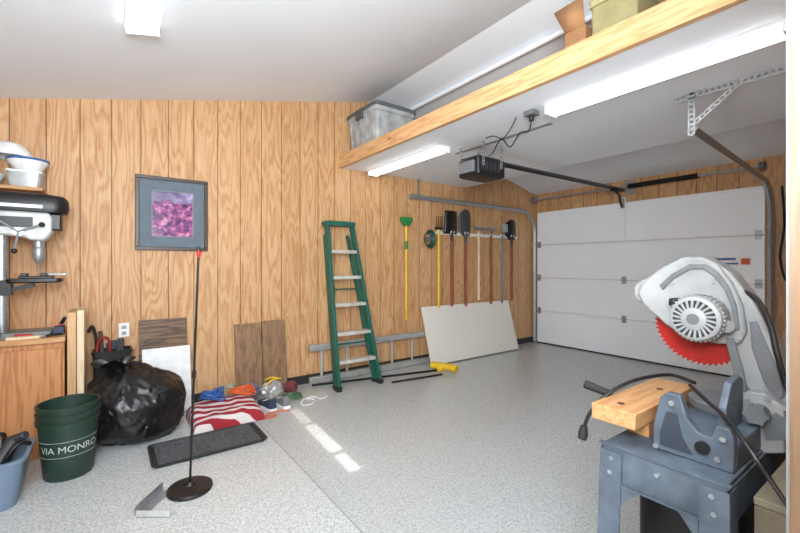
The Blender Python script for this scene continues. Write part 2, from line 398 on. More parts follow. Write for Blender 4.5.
SX, SZ = 5.60, 2.32
ts = thing('torsion_spring', 'silver torsion shaft with a black coil spring above the garage door', 'door spring', (SX, 2.5, SZ))
B().cyl((SX, DY0-.02, SZ), (SX, DY1+.04, SZ), .014, n=12).build('shaft', STEEL, ts)
ya = onX(628, 187, SX).y; yb = onX(698, 180, SX).y
pts = []; N = 46
for k in range(N*6+1):
    a = k/6*2*PI; pts.append((SX+.028*math.cos(a), ya+(yb-ya)*k/(N*6), SZ+.028*math.sin(a)))
B().tube(pts, .0075, 5).build('coil', BLKM, ts)
for y in (DY0-.0, DY1+.02):
    B().lathe([(.015, -.02), (.055, -.02), (.04, -.008), (.04, .008), (.055, .02), (.015, .02)], (SX, y, SZ), 20, Matrix.Rotation(PI/2, 3, 'X')).build('cable_drum', GRYM, ts)
b = B(); b.box((SX-.004, ya+.03, SZ-.05), (XD-.001, ya+.036, SZ+.05)); b.box((XD-.02, ya-.03, SZ-.09), (XD-.001, ya+.09, SZ+.09)); b.build('centre_bracket', STEEL, ts)

OY = 2.57
op = thing('garage_door_opener', 'black garage door opener with steel rail hanging below the loft', 'door opener', (2.81, OY, 2.08))
B().rloft([(2.07, .16, .11, .03), (2.085, .185, .13, .03), (2.23, .185, .13, .03), (2.25, .165, .11, .03)], (2.81, OY, 0)).build('motor_box', BLK, op)
B().rloft([(2.10, .018, .095, .01), (2.20, .018, .095, .01)], (2.61, OY, 0)).build('light_lens', M('smoky_lens', (110, 112, 116), .25), op)
for k in range(5): B().box((2.66+k*.055, OY-.1330, 2.12), (2.69+k*.055, OY-.1305, 2.20)).build('vent_slot', M('charcoal_slot', (52, 54, 58), .5), op)
B().tube([(2.86, OY, 2.25), (5.55, OY, 2.27)], .026, 4).build('rail', BLKM, op, smooth=False)
for x in (2.68, 2.92):
    B().strap((x, OY-.14, 2.16), (x, OY-.14, LZ-.003), .03, (1, 0, 0)).build('hanger_strap', STEEL, op)
    B().strap((x, OY+.14, 2.16), (x, OY+.14, LZ-.003), .03, (1, 0, 0)).build('hanger_strap', STEEL, op)
B().strap((2.77, OY+.3, LZ-.004), (2.77, OY-.75, LZ-.004), .04, (1, 0, 0)).build('angle_iron', STEEL, op)
B().tube(cr([(5.30, OY, 2.24), (5.42, OY-.01, 2.19), (5.52, (OY+cy)/2, 2.12), (DX-.055, cy, 2.06)]), .016, 6).build('door_arm', BLKM, op)
B().box((5.26, OY-.03, 2.225), (5.36, OY+.03, 2.262)).build('trolley', BLKM, op)

bx = thing('outlet_box', 'small grey outlet box on the loft underside beside the strip light', 'outlet', (2.44, 1.76, LZ-.04))
B().box((2.40, 1.72, LZ-.035), (2.48, 1.80, LZ-.001)).build('box', GRYM, bx, bevel=.004)
B().cyl((2.44, 1.76, LZ-.07), (2.44, 1.76, LZ-.0355), .018, n=12).build('plug', BLK, bx)
tag(B().tube(cr([(2.44, 1.76, LZ-.07), (2.46, 1.80, LZ-.13), (2.52, 1.92, LZ-.10), (2.58, 2.06, LZ-.16), (2.64, 2.2, LZ-.05), (2.7, 2.34, LZ-.12), (2.75, 2.43, 2.25)]), .005, 6).build('power_cord', BLK), 'black cord drooping from the outlet box to the door opener', 'cord')
tag(B().tube(cr([(2.45, 1.9, LZ-.004), (2.5, 2.0, LZ-.06), (2.56, 2.12, LZ-.08), (2.6, 2.25, LZ-.02), (2.63, 2.36, LZ-.006)]), .004, 6).build('looped_cable', BLK), 'short black loop of cable clipped under the loft near the opener', 'cable')

# ------------------------------------------------------------------ things on the loft
tt = thing('storage_tote', 'cloudy grey plastic tote with dark lid on the loft against the plywood wall', 'storage bin', (2.44, 3.72, DECK))
B().rloft([(0, .22, .26, .04), (.03, .225, .265, .04), (.36, .25, .30, .05), (.365, .262, .312, .05), (.41, .262, .312, .05)], (2.44, 3.73, DECK+.001)).build('body', TOTE, tt)
B().rloft([(.411, .272, .322, .05), (.445, .272, .322, .05), (.45, .255, .305, .05), (.465, .24, .29, .05)], (2.44, 3.73, DECK)).build('lid', M('dark_grey_lid', (84, 90, 92), .4), tt)
for y in (3.50, 3.62, 3.73, 3.84, 3.95): B().beam((2.18, y, DECK+.39), (2.213, y, DECK+.04), .022, .012, (0, 1, 0)).build('rib', TOTE, tt)
B().box((2.155, 3.66, DECK+.34), (2.186, 3.80, DECK+.442)).build('latch', M('grey_latch', (80, 84, 88), .4), tt, bevel=.006)
cb = thing('cardboard_box', 'narrow brown cardboard box with a raised flap on the loft', 'box', (2.4, 1.36, DECK))
B().box((2.31, 1.285, DECK+.001), (2.52, 1.42, DECK+.22)).build('body', CARD, cb)
b = B(); b.add([(2.312, 1.29, DECK+.221), (2.312, 1.418, DECK+.221), (2.27, 1.47, DECK+.36), (2.30, 1.30, DECK+.39)], [(0, 1, 2, 3)]); b.build('flap', CARD, cb, solid=.005)
pk = thing('packing_case', 'olive tan case on the loft next to the brown cardboard box', 'case', (2.48, 1.12, DECK))
B().rloft([(.001, .18, .13, .02), (.30, .18, .13, .02)], (2.5, 1.13, DECK)).build('body', M('olive_case', (150, 142, 100), .6), pk, bevel=.004)
B().rloft([(.3005, .19, .14, .02), (.35, .19, .14, .02)], (2.5, 1.13, DECK)).build('lid', M('olive_lid', (166, 156, 112), .6), pk, bevel=.004)

# ------------------------------------------------------------------ wall shelf with bowls
ws = thing('wall_shelf', 'orange pine wall shelf carrying bowls above the drill press', 'shelf', (-.9, 3.9, 1.79))
B().box((-1.58, 3.76, 1.79), (-.38, YW-.001, 1.815)).build('board', PINEX, ws, bevel=.002)
b = B(); b.prismX([(YW-.001, 1.789), (YW-.001, 1.60), (YW-.02, 1.60), (3.80, 1.789)], -1.0, -.98); b.build('bracket', PINEX, ws)
SHZ = 1.8155
def bowl(name, c, r, h, mat, label, group=None, rim=None):
    b = B(); b.lathe([(0, 0), (r*.5, 0), (r*.75, h*.35), (r*.95, h*.8), (r, h), (r*.97, h), (r*.92, h*.8), (r*.72, h*.38), (r*.48, .006), (0, .006)], c)
    if rim:
        t = thing(name, label, 'bowl', c, group); b.build('body', mat, t)
        B().lathe([(r*1.0, h*.90), (r*1.03, h*.95), (r*1.02, h*1.07), (r*.97, h*1.07)], c).build('rim', rim, t)
    else: tag(b.build(name, mat), label, 'bowl', group)
ct = thing('food_container', 'clear plastic food container with white lid under the bowls on the shelf', 'container', (-.48, 3.86, SHZ))
TUBC = M('milky_clear_plastic', (196, 202, 204), .2, trans=.35)
B().rloft([(0, .078, .075, .02), (.10, .092, .085, .02)], (-.48, 3.87, SHZ)).build('body', TUBC, ct)
B().rloft([(.101, .096, .090, .02), (.115, .096, .090, .02)], (-.48, 3.87, SHZ)).build('lid', WHT, ct)
bowl('mixing_bowl', (-.47, 3.88, SHZ+.116), .115, .085, WHT, 'white bowl with a blue rim on the clear container', 'bowls on the wall shelf', BLUE)
bowl('mixing_bowl', (-.69, 3.9, SHZ), .10, .09, WHT, 'white bowl standing directly on the wall shelf at the photo edge', 'bowls on the wall shelf')
tag(B().lathe([(.055, 0), (.06, .004), (.068, .12), (.07, .124), (.066, .124), (.05, .01), (0, .01)], (-.69, 3.9, SHZ+.0905)).build('plastic_tub', WHT), 'white plastic tub resting on the lower white bowl', 'tub')
b = B(); b.lathe([(0, .10), (.05, .10), (.085, .08), (.12, .03), (.13, 0), (.125, 0), (.08, .07), (.05, .09), (0, .09)], (-.57, 3.9, SHZ+.216)); tag(b.build('mixing_bowl', WHT), 'large white bowl turned upside down at the top of the stack', 'bowl', 'bowls on the wall shelf')

# ------------------------------------------------------------------ workbench cabinet
CY = 3.49
wb = thing('workbench', 'plywood workbench cabinet under the drill press', 'workbench', (-.9, 3.75, 0))
BT = .7905
B().box((-1.55, CY+.015, 0), (-.245, 4.04, .755)).build('body', CABW, wb)
B().box((-1.57, CY-.01, .7555), (-.24, 4.045, BT-.0005)).build('worktop', PINEX, wb, bevel=.003)
dr = B().box((-.74, CY, .06), (-.26, CY+.0148, .72)).build('door', CABW, wb, bevel=.003)
lab(dr, 'plain plywood door')
B().box((-1.25, CY, .06), (-.76, CY+.0148, .72)).build('door', CABW, wb, bevel=.003)
tag(B().box((-.232, 3.53, 0), (-.185, 3.85, .945)).build('plank', TANB, bevel=.002), 'tan upright plank standing against the side of the workbench', 'plank', 'planks beside the workbench')
tag(B().box((-.182, 3.55, 0), (-.142, 3.85, .955)).build('plank', LITB, bevel=.002), 'paler upright plank between the tan plank and the garbage bag', 'plank', 'planks beside the workbench')

# drill press
cx, cyy = -.585, 3.70
dp = thing('drill_press', 'grey and black benchtop drill press on the workbench', 'drill press', (cx, cyy, BT))
B().rloft([(0, .17, .1, .02), (.03, .17, .1, .02), (.035, .15, .09, .02)], (cx+.1, cyy, BT)).build('base', GRYM, dp)
B().cyl((cx+.01, cyy-.02, BT+.03), (cx+.01, cyy-.02, 1.56), .030, n=20).build('column', STEEL, dp)
b = B(); b.prismY([(cx-.06, 1.475), (cx+.13, 1.455), (cx+.155, 1.435), (cx+.225, 1.435), (cx+.25, 1.465), (cx+.268, 1.50), (cx+.27, 1.60), (cx+.25, 1.628), (cx-.07, 1.628)], cyy-.085, cyy+.085); b.build('head', M('head_grey', (190, 192, 193), .4), dp, bevel=.014)
b = B(); b.rloft([(1.629, .235, .10, .08), (1.66, .245, .107, .08), (1.72, .24, .102, .08), (1.745, .22, .085, .07), (1.755, .15, .06, .05)], (cx+.11, cyy, 0)); b.build('belt_cover', BLK, dp)
B().box((cx-.10, cyy-.1095, 1.652), (cx+.22, cyy-.1060, 1.672)).build('stripe', STEEL, dp)
B().cyl((cx-.16, cyy, 1.42), (cx-.16, cyy, 1.628), .08, n=20).build('motor', BLKM, dp)
B().box((cx+.245, cyy-.08, 1.51), (cx+.315, cyy+.06, 1.62)).build('switch_box', BLK, dp, bevel=.008)
B().box((cx-.03, cyy-.088, 1.52), (cx+.17, cyy-.0855, 1.59)).build('name_plate', BLK, dp)
b = B(); b.cyl((cx+.19, cyy, 1.395), (cx+.19, cyy, 1.435), .032, n=16); b.build('quill', STEEL, dp)
b = B(); b.lathe([(.010, -.06), (.020, -.04), (.036, -.012), (.036, .04), (.026, .06)], (cx+.19, cyy, 1.335), 20); b.build('chuck', STEEL, dp)
B().cyl((cx+.19, cyy, 1.215), (cx+.19, cyy, 1.276), .004, n=8).build('drill_bit', STEEL, dp)
hub = V((cx+.10, cyy-.10, 1.49))
for a in (.4, 2.5, 4.6):
    e = hub+V((math.cos(a)*.13, -.03, math.sin(a)*.13)); hh = B().cyl(hub, e, .006, n=8).build('feed_handle', STEEL, dp)
    B().ball(e, .017, 2).build('knob', BLK, hh)
B().cyl(hub, hub+V((0, .014, 0)), .028, n=16).build('feed_hub', STEEL, dp)
b = B(); b.rloft([(1.150, .13, .115, .03), (1.158, .14, .125, .03), (1.178, .14, .125, .03)], (cx+.18, cyy, 0)); b.build('table', BLKM, dp)
b = B(); b.box((cx-.04, cyy-.06, 1.07), (cx+.06, cyy+.03, 1.17)); b.beam((cx+.04, cyy, 1.10), (cx+.17, cyy, 1.135), .06, .03, (0, 1, 0)); b.build('table_bracket', BLKM, dp)
B().cyl((cx-.02, cyy-.13, 1.10), (cx-.02, cyy-.061, 1.10), .008).build('table_lock', BLKM, dp)
vs_ = thing('drill_vise', 'black drill vise clamped on the drill press table', 'vise', (cx+.18, cyy, 1.1785))
VZ = 1.1785
b = B(); b.box((cx+.09, cyy-.05, VZ), (cx+.27, cyy+.05, VZ+.016)); b.build('base', BLK, vs_, bevel=.004)
for x0 in (.10, .20): B().box((cx+x0, cyy-.05, VZ+.0165), (cx+x0+.035, cyy+.05, VZ+.036)).build('jaw', BLK, vs_, bevel=.003)
b = B(); b.cyl((cx+.2355, cyy, VZ+.027), (cx+.34, cyy, VZ+.027), .008); b.cyl((cx+.33, cyy-.05, VZ+.027), (cx+.33, cyy+.05, VZ+.027), .005); b.build('screw', STEEL, vs_)

tag(B().lathe([(.034, 0), (.042, .09), (.045, .092), (.04, .092), (.032, .004), (0, .004)], (-.60, 3.53, BT), 20).build('cup', WHT), 'white paper cup at the front edge of the workbench', 'cup')
tag(B().box((-.53, 3.50, BT), (-.36, 3.535, BT+.018)).build('wood_scrap', LITB, bevel=.002), 'pale wood offcut along the front of the workbench', 'offcut')
sd_ = thing('screwdriver', 'red handled screwdriver lying on the front of the workbench', 'screwdriver', (-.43, 3.57, BT))
B().cyl((-.50, 3.575, BT+.014), (-.41, 3.565, BT+.014), .013, .011, 12).build('handle', RED, sd_); B().cyl((-.41, 3.565, BT+.012), (-.30, 3.552, BT+.008), .004, n=8).build('shaft', STEEL, sd_)
tag(B().box((-.31, 3.60, BT), (-.255, 3.69, BT+.055)).build('parts_box', M('dark_blue_card', (50, 60, 84), .6), bevel=.002), 'small dark blue parts box on the workbench next to the planks', 'box')
pl_ = thing('pliers', 'black handled pliers lying at the front corner of the workbench', 'pliers', (-.33, 3.52, BT))
for s_ in (-1, 1): B().tube(cr([(-.345+s_*.004, 3.515, BT+.008), (-.32+s_*.018, 3.545, BT+.010), (-.29+s_*.022, 3.585, BT+.010)], 4), .006, 8).build('grip', BLK, pl_)
B().cyl((-.345, 3.515, BT+.008), (-.368, 3.49, BT+.008), .009, .004, 10).build('jaw', STEEL, pl_)
sq = thing('spring_clamp', 'small black spring clamp on the workbench beside the upright planks', 'clamp', (-.29, 3.78, BT))
for s_ in (-1, 1): B().beam((-.30, 3.78+s_*.02, BT+.02), (-.26, 3.78+s_*.045, BT+.10), .02, .02).build('jaw', BLK, sq)
B().cyl((-.285, 3.73, BT+.05), (-.285, 3.83, BT+.05), .012).build('pivot', RED, sq)

# ------------------------------------------------------------------ buckets
bc = V((-.20, 3.17, 0))
bk = thing('bucket', 'bottom dark green bucket of the nested stack with white lettering', 'bucket', tuple(bc), 'nested dark green buckets')
B().lathe([(0, 0), (.116, 0), (.121, .01), (.136, .18), (.148, .325), (.156, .326), (.158, .345), (.154, .347), (.145, .345), (.145, .32), (.132, .18), (.117, .014), (0, .012)], bc, 40).build('body', DKGREEN, bk)
phi0 = math.atan2(-3.17, .20)+.02
def wrap(p, zc):
    r = .121+(.136-.121)*((p.y+zc-.01)/.17)+.0015; a = phi0+p.x/r; return (bc.x+r*math.cos(a), bc.y+r*math.sin(a), p.y+zc)
vs, fs = text_mesh('VIA MONRO', .055)
b = B(); b.add([wrap(v, .19) for v in vs], fs); b.build('lettering', M('white_print', (194, 200, 194), .6), bk, smooth=False)
for zc in (.236, .146):
    pts = [wrap(V((-.18+.36*i/24, 0, 0)), zc) for i in range(25)]
    B().tube(pts, .0011, 4).build('printed_line', MC['white_print'], bk)
for i, nm in enumerate(('middle dark green bucket, only its rim showing between two others', 'topmost dark green bucket with its open rim on the stack')):
    c = copy_tree(bk); c.location = (bc.x, bc.y, .045*(i+1)); c['label'] = nm
tc_ = V((-.55, 3.02, 0))
tag(B().rloft([(0, .15, .15, .06), (.02, .155, .155, .06), (.235, .185, .185, .07), (.24, .20, .20, .08), (.255, .20, .20, .08), (.255, .18, .18, .07), (.03, .15, .15, .06)], tc_, cap0=True, cap1=True).build('plastic_tub', M('slate_blue_plastic', (112, 132, 154), .45)), 'slate blue plastic tub of black tools at the left edge', 'tub')
def tubitem(name, mat, label, cat, fn):
    b = B(); fn(b); return tag(b.build(name, mat, bevel=.003), label, cat)
tubitem('tool_case', BLK, 'black tool case standing in the blue tub', 'tool case', lambda b: b.box((-.68, 2.97, .032), (-.59, 3.13, .27)))
tubitem('hand_grinder', M('dark_grey_tool', (52, 54, 58), .5), 'dark grey power tool body lying in the blue tub', 'power tool', lambda b: b.tube([(-.53, 2.99, .10), (-.47, 3.05, .22), (-.43, 3.09, .29), (-.38, 3.06, .315)], [.045, .04, .032, .022], 14))
tubitem('pry_bar', BLKM, 'bent black bar sticking out of the blue tub', 'pry bar', lambda b: b.tube(cr([(-.51, 2.91, .05), (-.44, 2.92, .25), (-.39, 2.94, .31), (-.35, 2.97, .29)]), .012, 8))
tubitem('rubber_strap', BLKR, 'curled black rubber strap on top of the blue tub', 'strap', lambda b: b.tube(cr([(-.56, 3.15, .10), (-.55, 3.11, .27), (-.51, 3.10, .32), (-.48, 3.14, .30), (-.50, 3.16, .12)]), .012, 8))

# ------------------------------------------------------------------ garbage bag
bg = thing('garbage_bag', 'full black plastic garbage bag slumped and tied at the top', 'garbage bag', (.14, 3.57, 0))
def rid(p): return .5-abs(noise.noise(p))
def bagf(d):
    n = noise.noise(d*1.5+V((4, 0, 2)))*.15
    a = math.atan2(d.y, d.x)
    w_ = V((noise.noise(d*2.5), noise.noise(d*2.5+V((9, 1, 4))), noise.noise(d*2.5+V((2, 8, 5)))))*.35
    e = d+w_
    n += .11*rid(V((e.x*2.6, e.y*2.6, e.z*1.4))+V((3, 1, 7)))+.035*rid(V((e.x*6, e.y*6, e.z*3))+V((1, 5, 2)))+.010*rid(e*13)
    n += .020*math.sin(a*10+5*noise.noise(d*2.0))*max(0, d.z)
    return 1+n-.10
b = B(); b.ball((.15, 3.575, .24), 1, 6, bagf, (.36, .30, .32))
for v in b.bm.verts:
    z = v.co.z
    k = 1+.12*max(0, min(1, (.2-z)/.2))-.18*max(0, min(1, (z-.28)/.3))
    v.co.x = .15+(v.co.x-.15)*k-.12*max(0, z-.25); v.co.y = 3.575+(v.co.y-3.575)*k
    if z < .004: v.co.z = .004+noise.noise(v.co*9)*.003
    if v.co.y > 3.845: v.co.y = 3.845+(v.co.y-3.845)*.05
    if v.co.x < -.125 and v.co.y > 3.50: v.co.x = -.125+(v.co.x+.125)*.1
    if v.co.x > .46: v.co.x = .46+(v.co.x-.46)*.5
b.build('body', M('black_bag_film', (17, 17, 20), .33, 0, .2, 14, .12, 16), bg)
b = B()
def knot(u, v):
    a = u*2*PI; r = .025+.085*v*v+.024*math.sin(a*6+1)*v+.01*math.sin(a*11)*v; return V((.07+r*math.cos(a)-.05*v, 3.55+r*math.sin(a), .50+.075*v+.025*math.sin(a*3)*v))
b.grid(60, 8, knot); b.build('tied_top', MC['black_bag_film'], bg)

# clutter behind bag
cr_ = thing('crate', 'black plastic crate of odds and ends behind the garbage bag', 'crate', (.02, 3.955, 0))
B().rloft([(0, .11, .085, .02), (.58, .125, .093, .02), (.58, .115, .083, .02), (.40, .11, .08, .02)], (.02, 3.955, 0)).build('body', BLK, cr_)
B().rloft([(.5805, .132, .098, .02), (.595, .132, .098, .02), (.595, .117, .085, .02), (.5805, .117, .085, .02)], (.02, 3.955, 0), cap0=False, cap1=False).build('rim', BLKM, cr_)
tag(B().tube(cr([(-.08, 3.92, .45), (-.075, 3.91, .64), (-.04, 3.90, .70), (.0, 3.91, .66), (.0, 3.93, .45)]), .010, 8).build('curved_handle', M('dull_red', (140, 34, 36), .5)), 'dull red curved handle sticking out of the black crate', 'handle')
tag(B().beam((.055, 3.93, .42), (.075, 3.92, .68), .05, .03).build('tool_grip', M('charcoal_grip', (48, 48, 52), .6), bevel=.006), 'charcoal tool grip standing up in the black crate', 'tool')
tag(B().beam((-.04, 4.005, .42), (-.06, 4.005, .74), .03, .03).build('dark_rod', M('brown_black_rod', (62, 50, 44), .6), bevel=.004), 'dark brown stick leaning up out of the black crate', 'stick')
tag(B().ball((.03, 3.965, .625), .05, 3, lambda d: 1+.25*noise.noise(d*3), (1.0, .6, .8)).build('rag', M('grey_rag', (66, 70, 80), .9)), 'crumpled dark grey rag on the black crate', 'rag')
tag(B().tube(cr([(-.085, 4.01, .44), (-.085, 4.01, .66), (-.11, 4.01, .78), (-.135, 3.99, .74)]), .012, 8).build('hose', BLKR), 'black hose end curling above the crate beside the planks', 'hose')
oc = onY(124, 330, YW)
wo = thing('wall_outlet', 'white wall outlet on the plywood above the garbage bag', 'outlet', (oc.x, YW, oc.z))
B().box((oc.x-.036, YW-.008, oc.z-.058), (oc.x+.036, YW-.001, oc.z+.058)).build('plate', WHT, wo, bevel=.003)
for s_ in (-1, 1): B().box((oc.x-.017, YW-.0105, oc.z+s_*.024-.014), (oc.x+.017, YW-.0082, oc.z+s_*.024+.014)).build('socket', M('socket_grey', (150, 152, 154), .5), wo, bevel=.002)

def lean(name, x0, x1, yb, h, mat, label, cat, t=.014, yt=4.045, group=None):
    b = B(); b.beam(((x0+x1)/2, yb, .006), ((x0+x1)/2, yt-t*.5-.003, h), x1-x0, t, (1, 0, 0)); return tag(b.build(name, mat, bevel=.002), label, cat, group)
lean('scrap_board', .20, .56, 3.97, .80, DRKB, 'dark grained board leaning on the wall behind the white board', 'board')
lean('painted_board', .22, .58, 3.90, .56, WHT, 'small white board leaning in front of a dark board', 'board', .012, 3.985)
lean('scrap_board', .965, 1.215, 3.94, .70, BRNB, 'brown board leaning under the picture side of the wall, left of a matching one', 'board', .016, group='brown boards leaning on the wall')
lean('scrap_board', 1.225, 1.46, 3.95, .71, BRNB, 'brown board leaning on the wall nearest the green stepladder', 'board', .016, group='brown boards leaning on the wall')

# ------------------------------------------------------------------ picture
X0, X1, Z0, Z1 = .175, .737, 1.398, 2.04
pf = thing('framed_picture', 'framed purple garden print hanging on the plywood wall', 'picture', ((X0+X1)/2, YW-.02, Z0))
def ring(b, x0, x1, z0, z1, w, y0, y1):
    b.box((x0, y0, z0), (x1, y1, z0+w)); b.box((x0, y0, z1-w), (x1, y1, z1)); b.box((x0, y0, z0+w), (x0+w, y1, z1-w)); b.box((x1-w, y0, z0+w), (x1, y1, z1-w))
b = B(); ring(b, X0, X1, Z0, Z1, .030, YW-.03, YW-.002); b.build('frame', M('walnut_frame', (64, 52, 48), .4), pf, bevel=.004)
b = B(); ring(b, X0+.030, X1-.030, Z0+.030, Z1-.030, .095, YW-.017, YW-.006); b.build('mat_board', M('blue_grey_mat', (96, 108, 120), .7), pf)
b = B(); ring(b, X0+.119, X1-.119, Z0+.119, Z1-.119, .007, YW-.019, YW-.0172); b.build('inner_lip', M('dull_lip', (128, 130, 136), .6), pf)
B().box((X0+.12, YW-.012, Z0+.12), (X1-.12, YW-.007, Z1-.12)).build('print', ART, pf)

# ------------------------------------------------------------------ pole stand
sb = onZ(190, 490)
st = thing('pole_stand', 'thin black pole on a round weighted base with red tip', 'pole stand', (sb.x, sb.y, 0))
tp = V((sb.x+.04, sb.y-.03, 1.375))
B().lathe([(0, 0), (.114, 0), (.118, .01), (.114, .022), (.03, .034), (.018, .05), (0, .05)], (sb.x, sb.y, 0), 40).build('base', BLK, st)
d = tp-V((sb.x, sb.y, .05))
B().cyl((sb.x, sb.y, .045), V((sb.x, sb.y, .05))+d*.955, .0065, n=10).build('pole', BLKM, st)
j = V((sb.x, sb.y, .05))+d*.44; B().cyl(j, j+d*.03, .011, n=12).build('clutch', BLK, st)
q = V((sb.x, sb.y, .05))+d*.955
B().cyl(q, q+d*.026, .009, .012, n=12).build('tip', RED, st)
B().cyl(q+d*.0265, q+d*.045, .012, .008, n=12).build('tip_cap', BLK, st)

# ------------------------------------------------------------------ boot tray
mt = thing('boot_tray', 'charcoal boot tray with a raised grid lying flat on the floor', 'tray', (.57, 3.105, 0))
B().rloft([(0, .345, .175, .03), (.018, .36, .19, .035), (.022, .36, .19, .035), (.022, .345, .175, .03), (.006, .335, .165, .03)], (.57, 3.08, 0)).build('body', M('charcoal_rubber', (40, 41, 43), .6), mt)
b = B()
for k in range(8): b.beam((.25, 2.935+k*.0415, .012), (.89, 2.935+k*.0415, .012), .011, .012, (0, 0, 1))
for i in range(13): b.beam((.27+i*.05, 2.92, .0125), (.27+i*.05, 3.24, .0125), .011, .012, (0, 0, 1))
b.build('raised_grid', M('grey_rubber_grid', (82, 84, 87), .6), mt)

# ------------------------------------------------------------------ floor clutter
def sstep(a, b, x): t = max(0, min(1, (x-a)/(b-a))); return t*t*(3-2*t)
def cush(u, v):
    x = u*2-1; y = v*2-1; e = max(0, (1-x**8)*(1-y**8))**.35
    z = (.085+.05*sstep(.1, .7, v)+.015*sstep(.55, .7, u))*e
    z += (.022*noise.noise(V((u*3, v*3, 2)))+.008*noise.noise(V((u*8, v*7, 5))))*e
    return V((.775+.265*x*(1+.06*noise.noise(V((v*3, 0, 1)))), 3.53+.21*y*(1+.10*noise.noise(V((u*4, 3, 1)))), max(.002, z)))
b = B(); b.grid(70, 60, cush); tag(b.build('striped_blanket', STRIPE), 'thick folded red and white striped blanket on the floor beside the garbage bag', 'blanket')
def coil(name, c, r, turns, tr, mat, label, cat, jit=.010, dz=.005):
    pts = []
    for k in range(turns*24+1):
        a = k/24*2*PI; rr = r*(1+.22*math.sin(k*.37)+.16*math.sin(k*.11+1)); pts.append((c[0]+rr*math.cos(a)+.025*math.sin(k*.09), c[1]+rr*.8*math.sin(a)+.01*math.sin(k*.19), c[2]+tr+dz*(k/24)+jit*(1+math.sin(k*.53))*.5))
    return tag(B().tube(pts, tr, 6).build(name, mat), label, cat)
coil('cord_coil', (.69, 3.60, .140), .065, 11, .0065, BLUE, 'tangled blue cord bundle on the striped blanket', 'cord', jit=.03, dz=.006)
coil('cord_coil', (.92, 3.58, .150), .08, 8, .006, ORG, 'tangled orange cord coil on the striped blanket', 'cord', jit=.03, dz=.005)
coil('cord_coil', (1.40, 3.68, .0), .07, 6, .006, M('dull_green_cord', (70, 104, 74), .6), 'small dull green cord coil on the ladder side of the clear bag', 'cord')
tag(B().tube(cr([(1.06, 3.36, .007), (1.14, 3.35, .007), (1.10, 3.31, .007), (1.04, 3.32, .007), (1.09, 3.39, .016), (1.2, 3.41, .007), (1.27, 3.38, .007)]), .006, 6).build('orange_cord', ORG), 'loose orange cord curled on the floor in front of the shoes', 'cord')
def blob(fr, seed): return lambda d: 1+.25*noise.noise(d*fr+V((seed, 2, 1)))+.18*abs(noise.noise(d*fr*2.3+V((seed, 7, 3))))
def shoe(x, y, rz, mat, label):
    T_ = Matrix.Translation((x, y, 0)) @ Matrix.Rotation(rz, 4, 'Z')
    t = thing('shoe', label, 'shoe', (x, y, 0), 'shoes by the blanket')
    def outline(s, z): return [(s*px, s*py, z) for px, py in ((-.13, 0), (-.12, .032), (-.06, .038), (0, .036), (.07, .048), (.12, .036), (.14, 0), (.12, -.036), (.07, -.046), (0, -.032), (-.06, -.036), (-.12, -.030))]
    def loft(b, rings):
        n = len(rings[0]); vs = [v for r in rings for v in r]
        b.add(vs, [(i*n+j, i*n+(j+1)%n, (i+1)*n+(j+1)%n, (i+1)*n+j) for i in range(len(rings)-1) for j in range(n)]+[tuple(range(n-1, -1, -1)), tuple(range((len(rings)-1)*n, len(rings)*n))])
    b = B(T_); loft(b, [outline(1, .001), outline(1.02, .012), outline(1.0, .026)]); b.build('sole', WHT, t)
    b = B(T_); r0 = outline(.96, .0265); r1 = [(px*.92-.004, py*.95, .055 if px > .02 else .07) for px, py, z in r0]; r2 = [(px*.5-.045, py*.72, .066+.03*(px < 0)) for px, py, z in r0]; r3 = [(px*.45-.05, py*.62, .072+.035*(px < 0)) for px, py, z in r0]
    loft(b, [r0, r1, r2, r3]); b.build('upper', mat, t)
    b = B(T_)
    for k in range(4): b.beam((.0+k*.018, -.022, .073-k*.005), (.0+k*.018, .022, .073-k*.005), .006, .005, (1, 0, 0))
    b.build('laces', WHT, t)
shoe(1.13, 3.56, 1.75, M('navy_canvas', (44, 52, 74), .8), 'dark navy shoe on the floor right beside the striped blanket')
shoe(1.26, 3.56, 1.65, M('grey_canvas', (116, 116, 120), .8), 'grey shoe on the floor next to the navy shoe')
tag(B().ball((1.26, 3.81, .085), .10, 4, blob(2.6, 3), (1.0, .7, .75)).build('plastic_bag', CLEAR), 'clear crumpled plastic bag below the leaning brown boards', 'plastic bag')
tag(B().ball((1.06, 3.84, .085), .08, 4, blob(2.6, 8), (1.0, .7, 1.0)).build('rag', M('blue_rag', (96, 110, 138), .9)), 'crumpled pale blue rag between the blanket and the brown boards', 'rag')
tag(B().ball((1.45, 3.83, .065), .062, 4, blob(2.4, 5), (1.0, .8, .95)).build('rag', M('maroon_rag', (110, 50, 52), .9)), 'crumpled maroon rag against the brown board nearest the stepladder', 'rag')
tag(B().ball((.86, 3.84, .10), .075, 4, blob(2.6, 17), (1.2, .8, 1.2)).build('rag', M('sand_rag', (150, 140, 116), .9)), 'crumpled sand coloured rag on the wall side of the blanket', 'rag')
tag(B().tube(cr([(1.18, 3.735, .15), (1.22, 3.725, .19), (1.29, 3.745, .195), (1.33, 3.78, .18), (1.26, 3.83, .19), (1.19, 3.80, .185)]), .008, 6).build('cord', YEL), 'thin yellow cord tossed over the clear plastic bag', 'cord')
tag(B().tube(cr([(1.42, 3.50, .006), (1.48, 3.58, .006), (1.56, 3.52, .006), (1.49, 3.42, .006), (1.41, 3.44, .006), (1.46, 3.54, .012), (1.58, 3.60, .006), (1.62, 3.50, .006), (1.70, 3.53, .006)]), .005, 6).build('white_cable', WHT), 'thin white cable looped on the floor right of the plastic bag', 'cable')

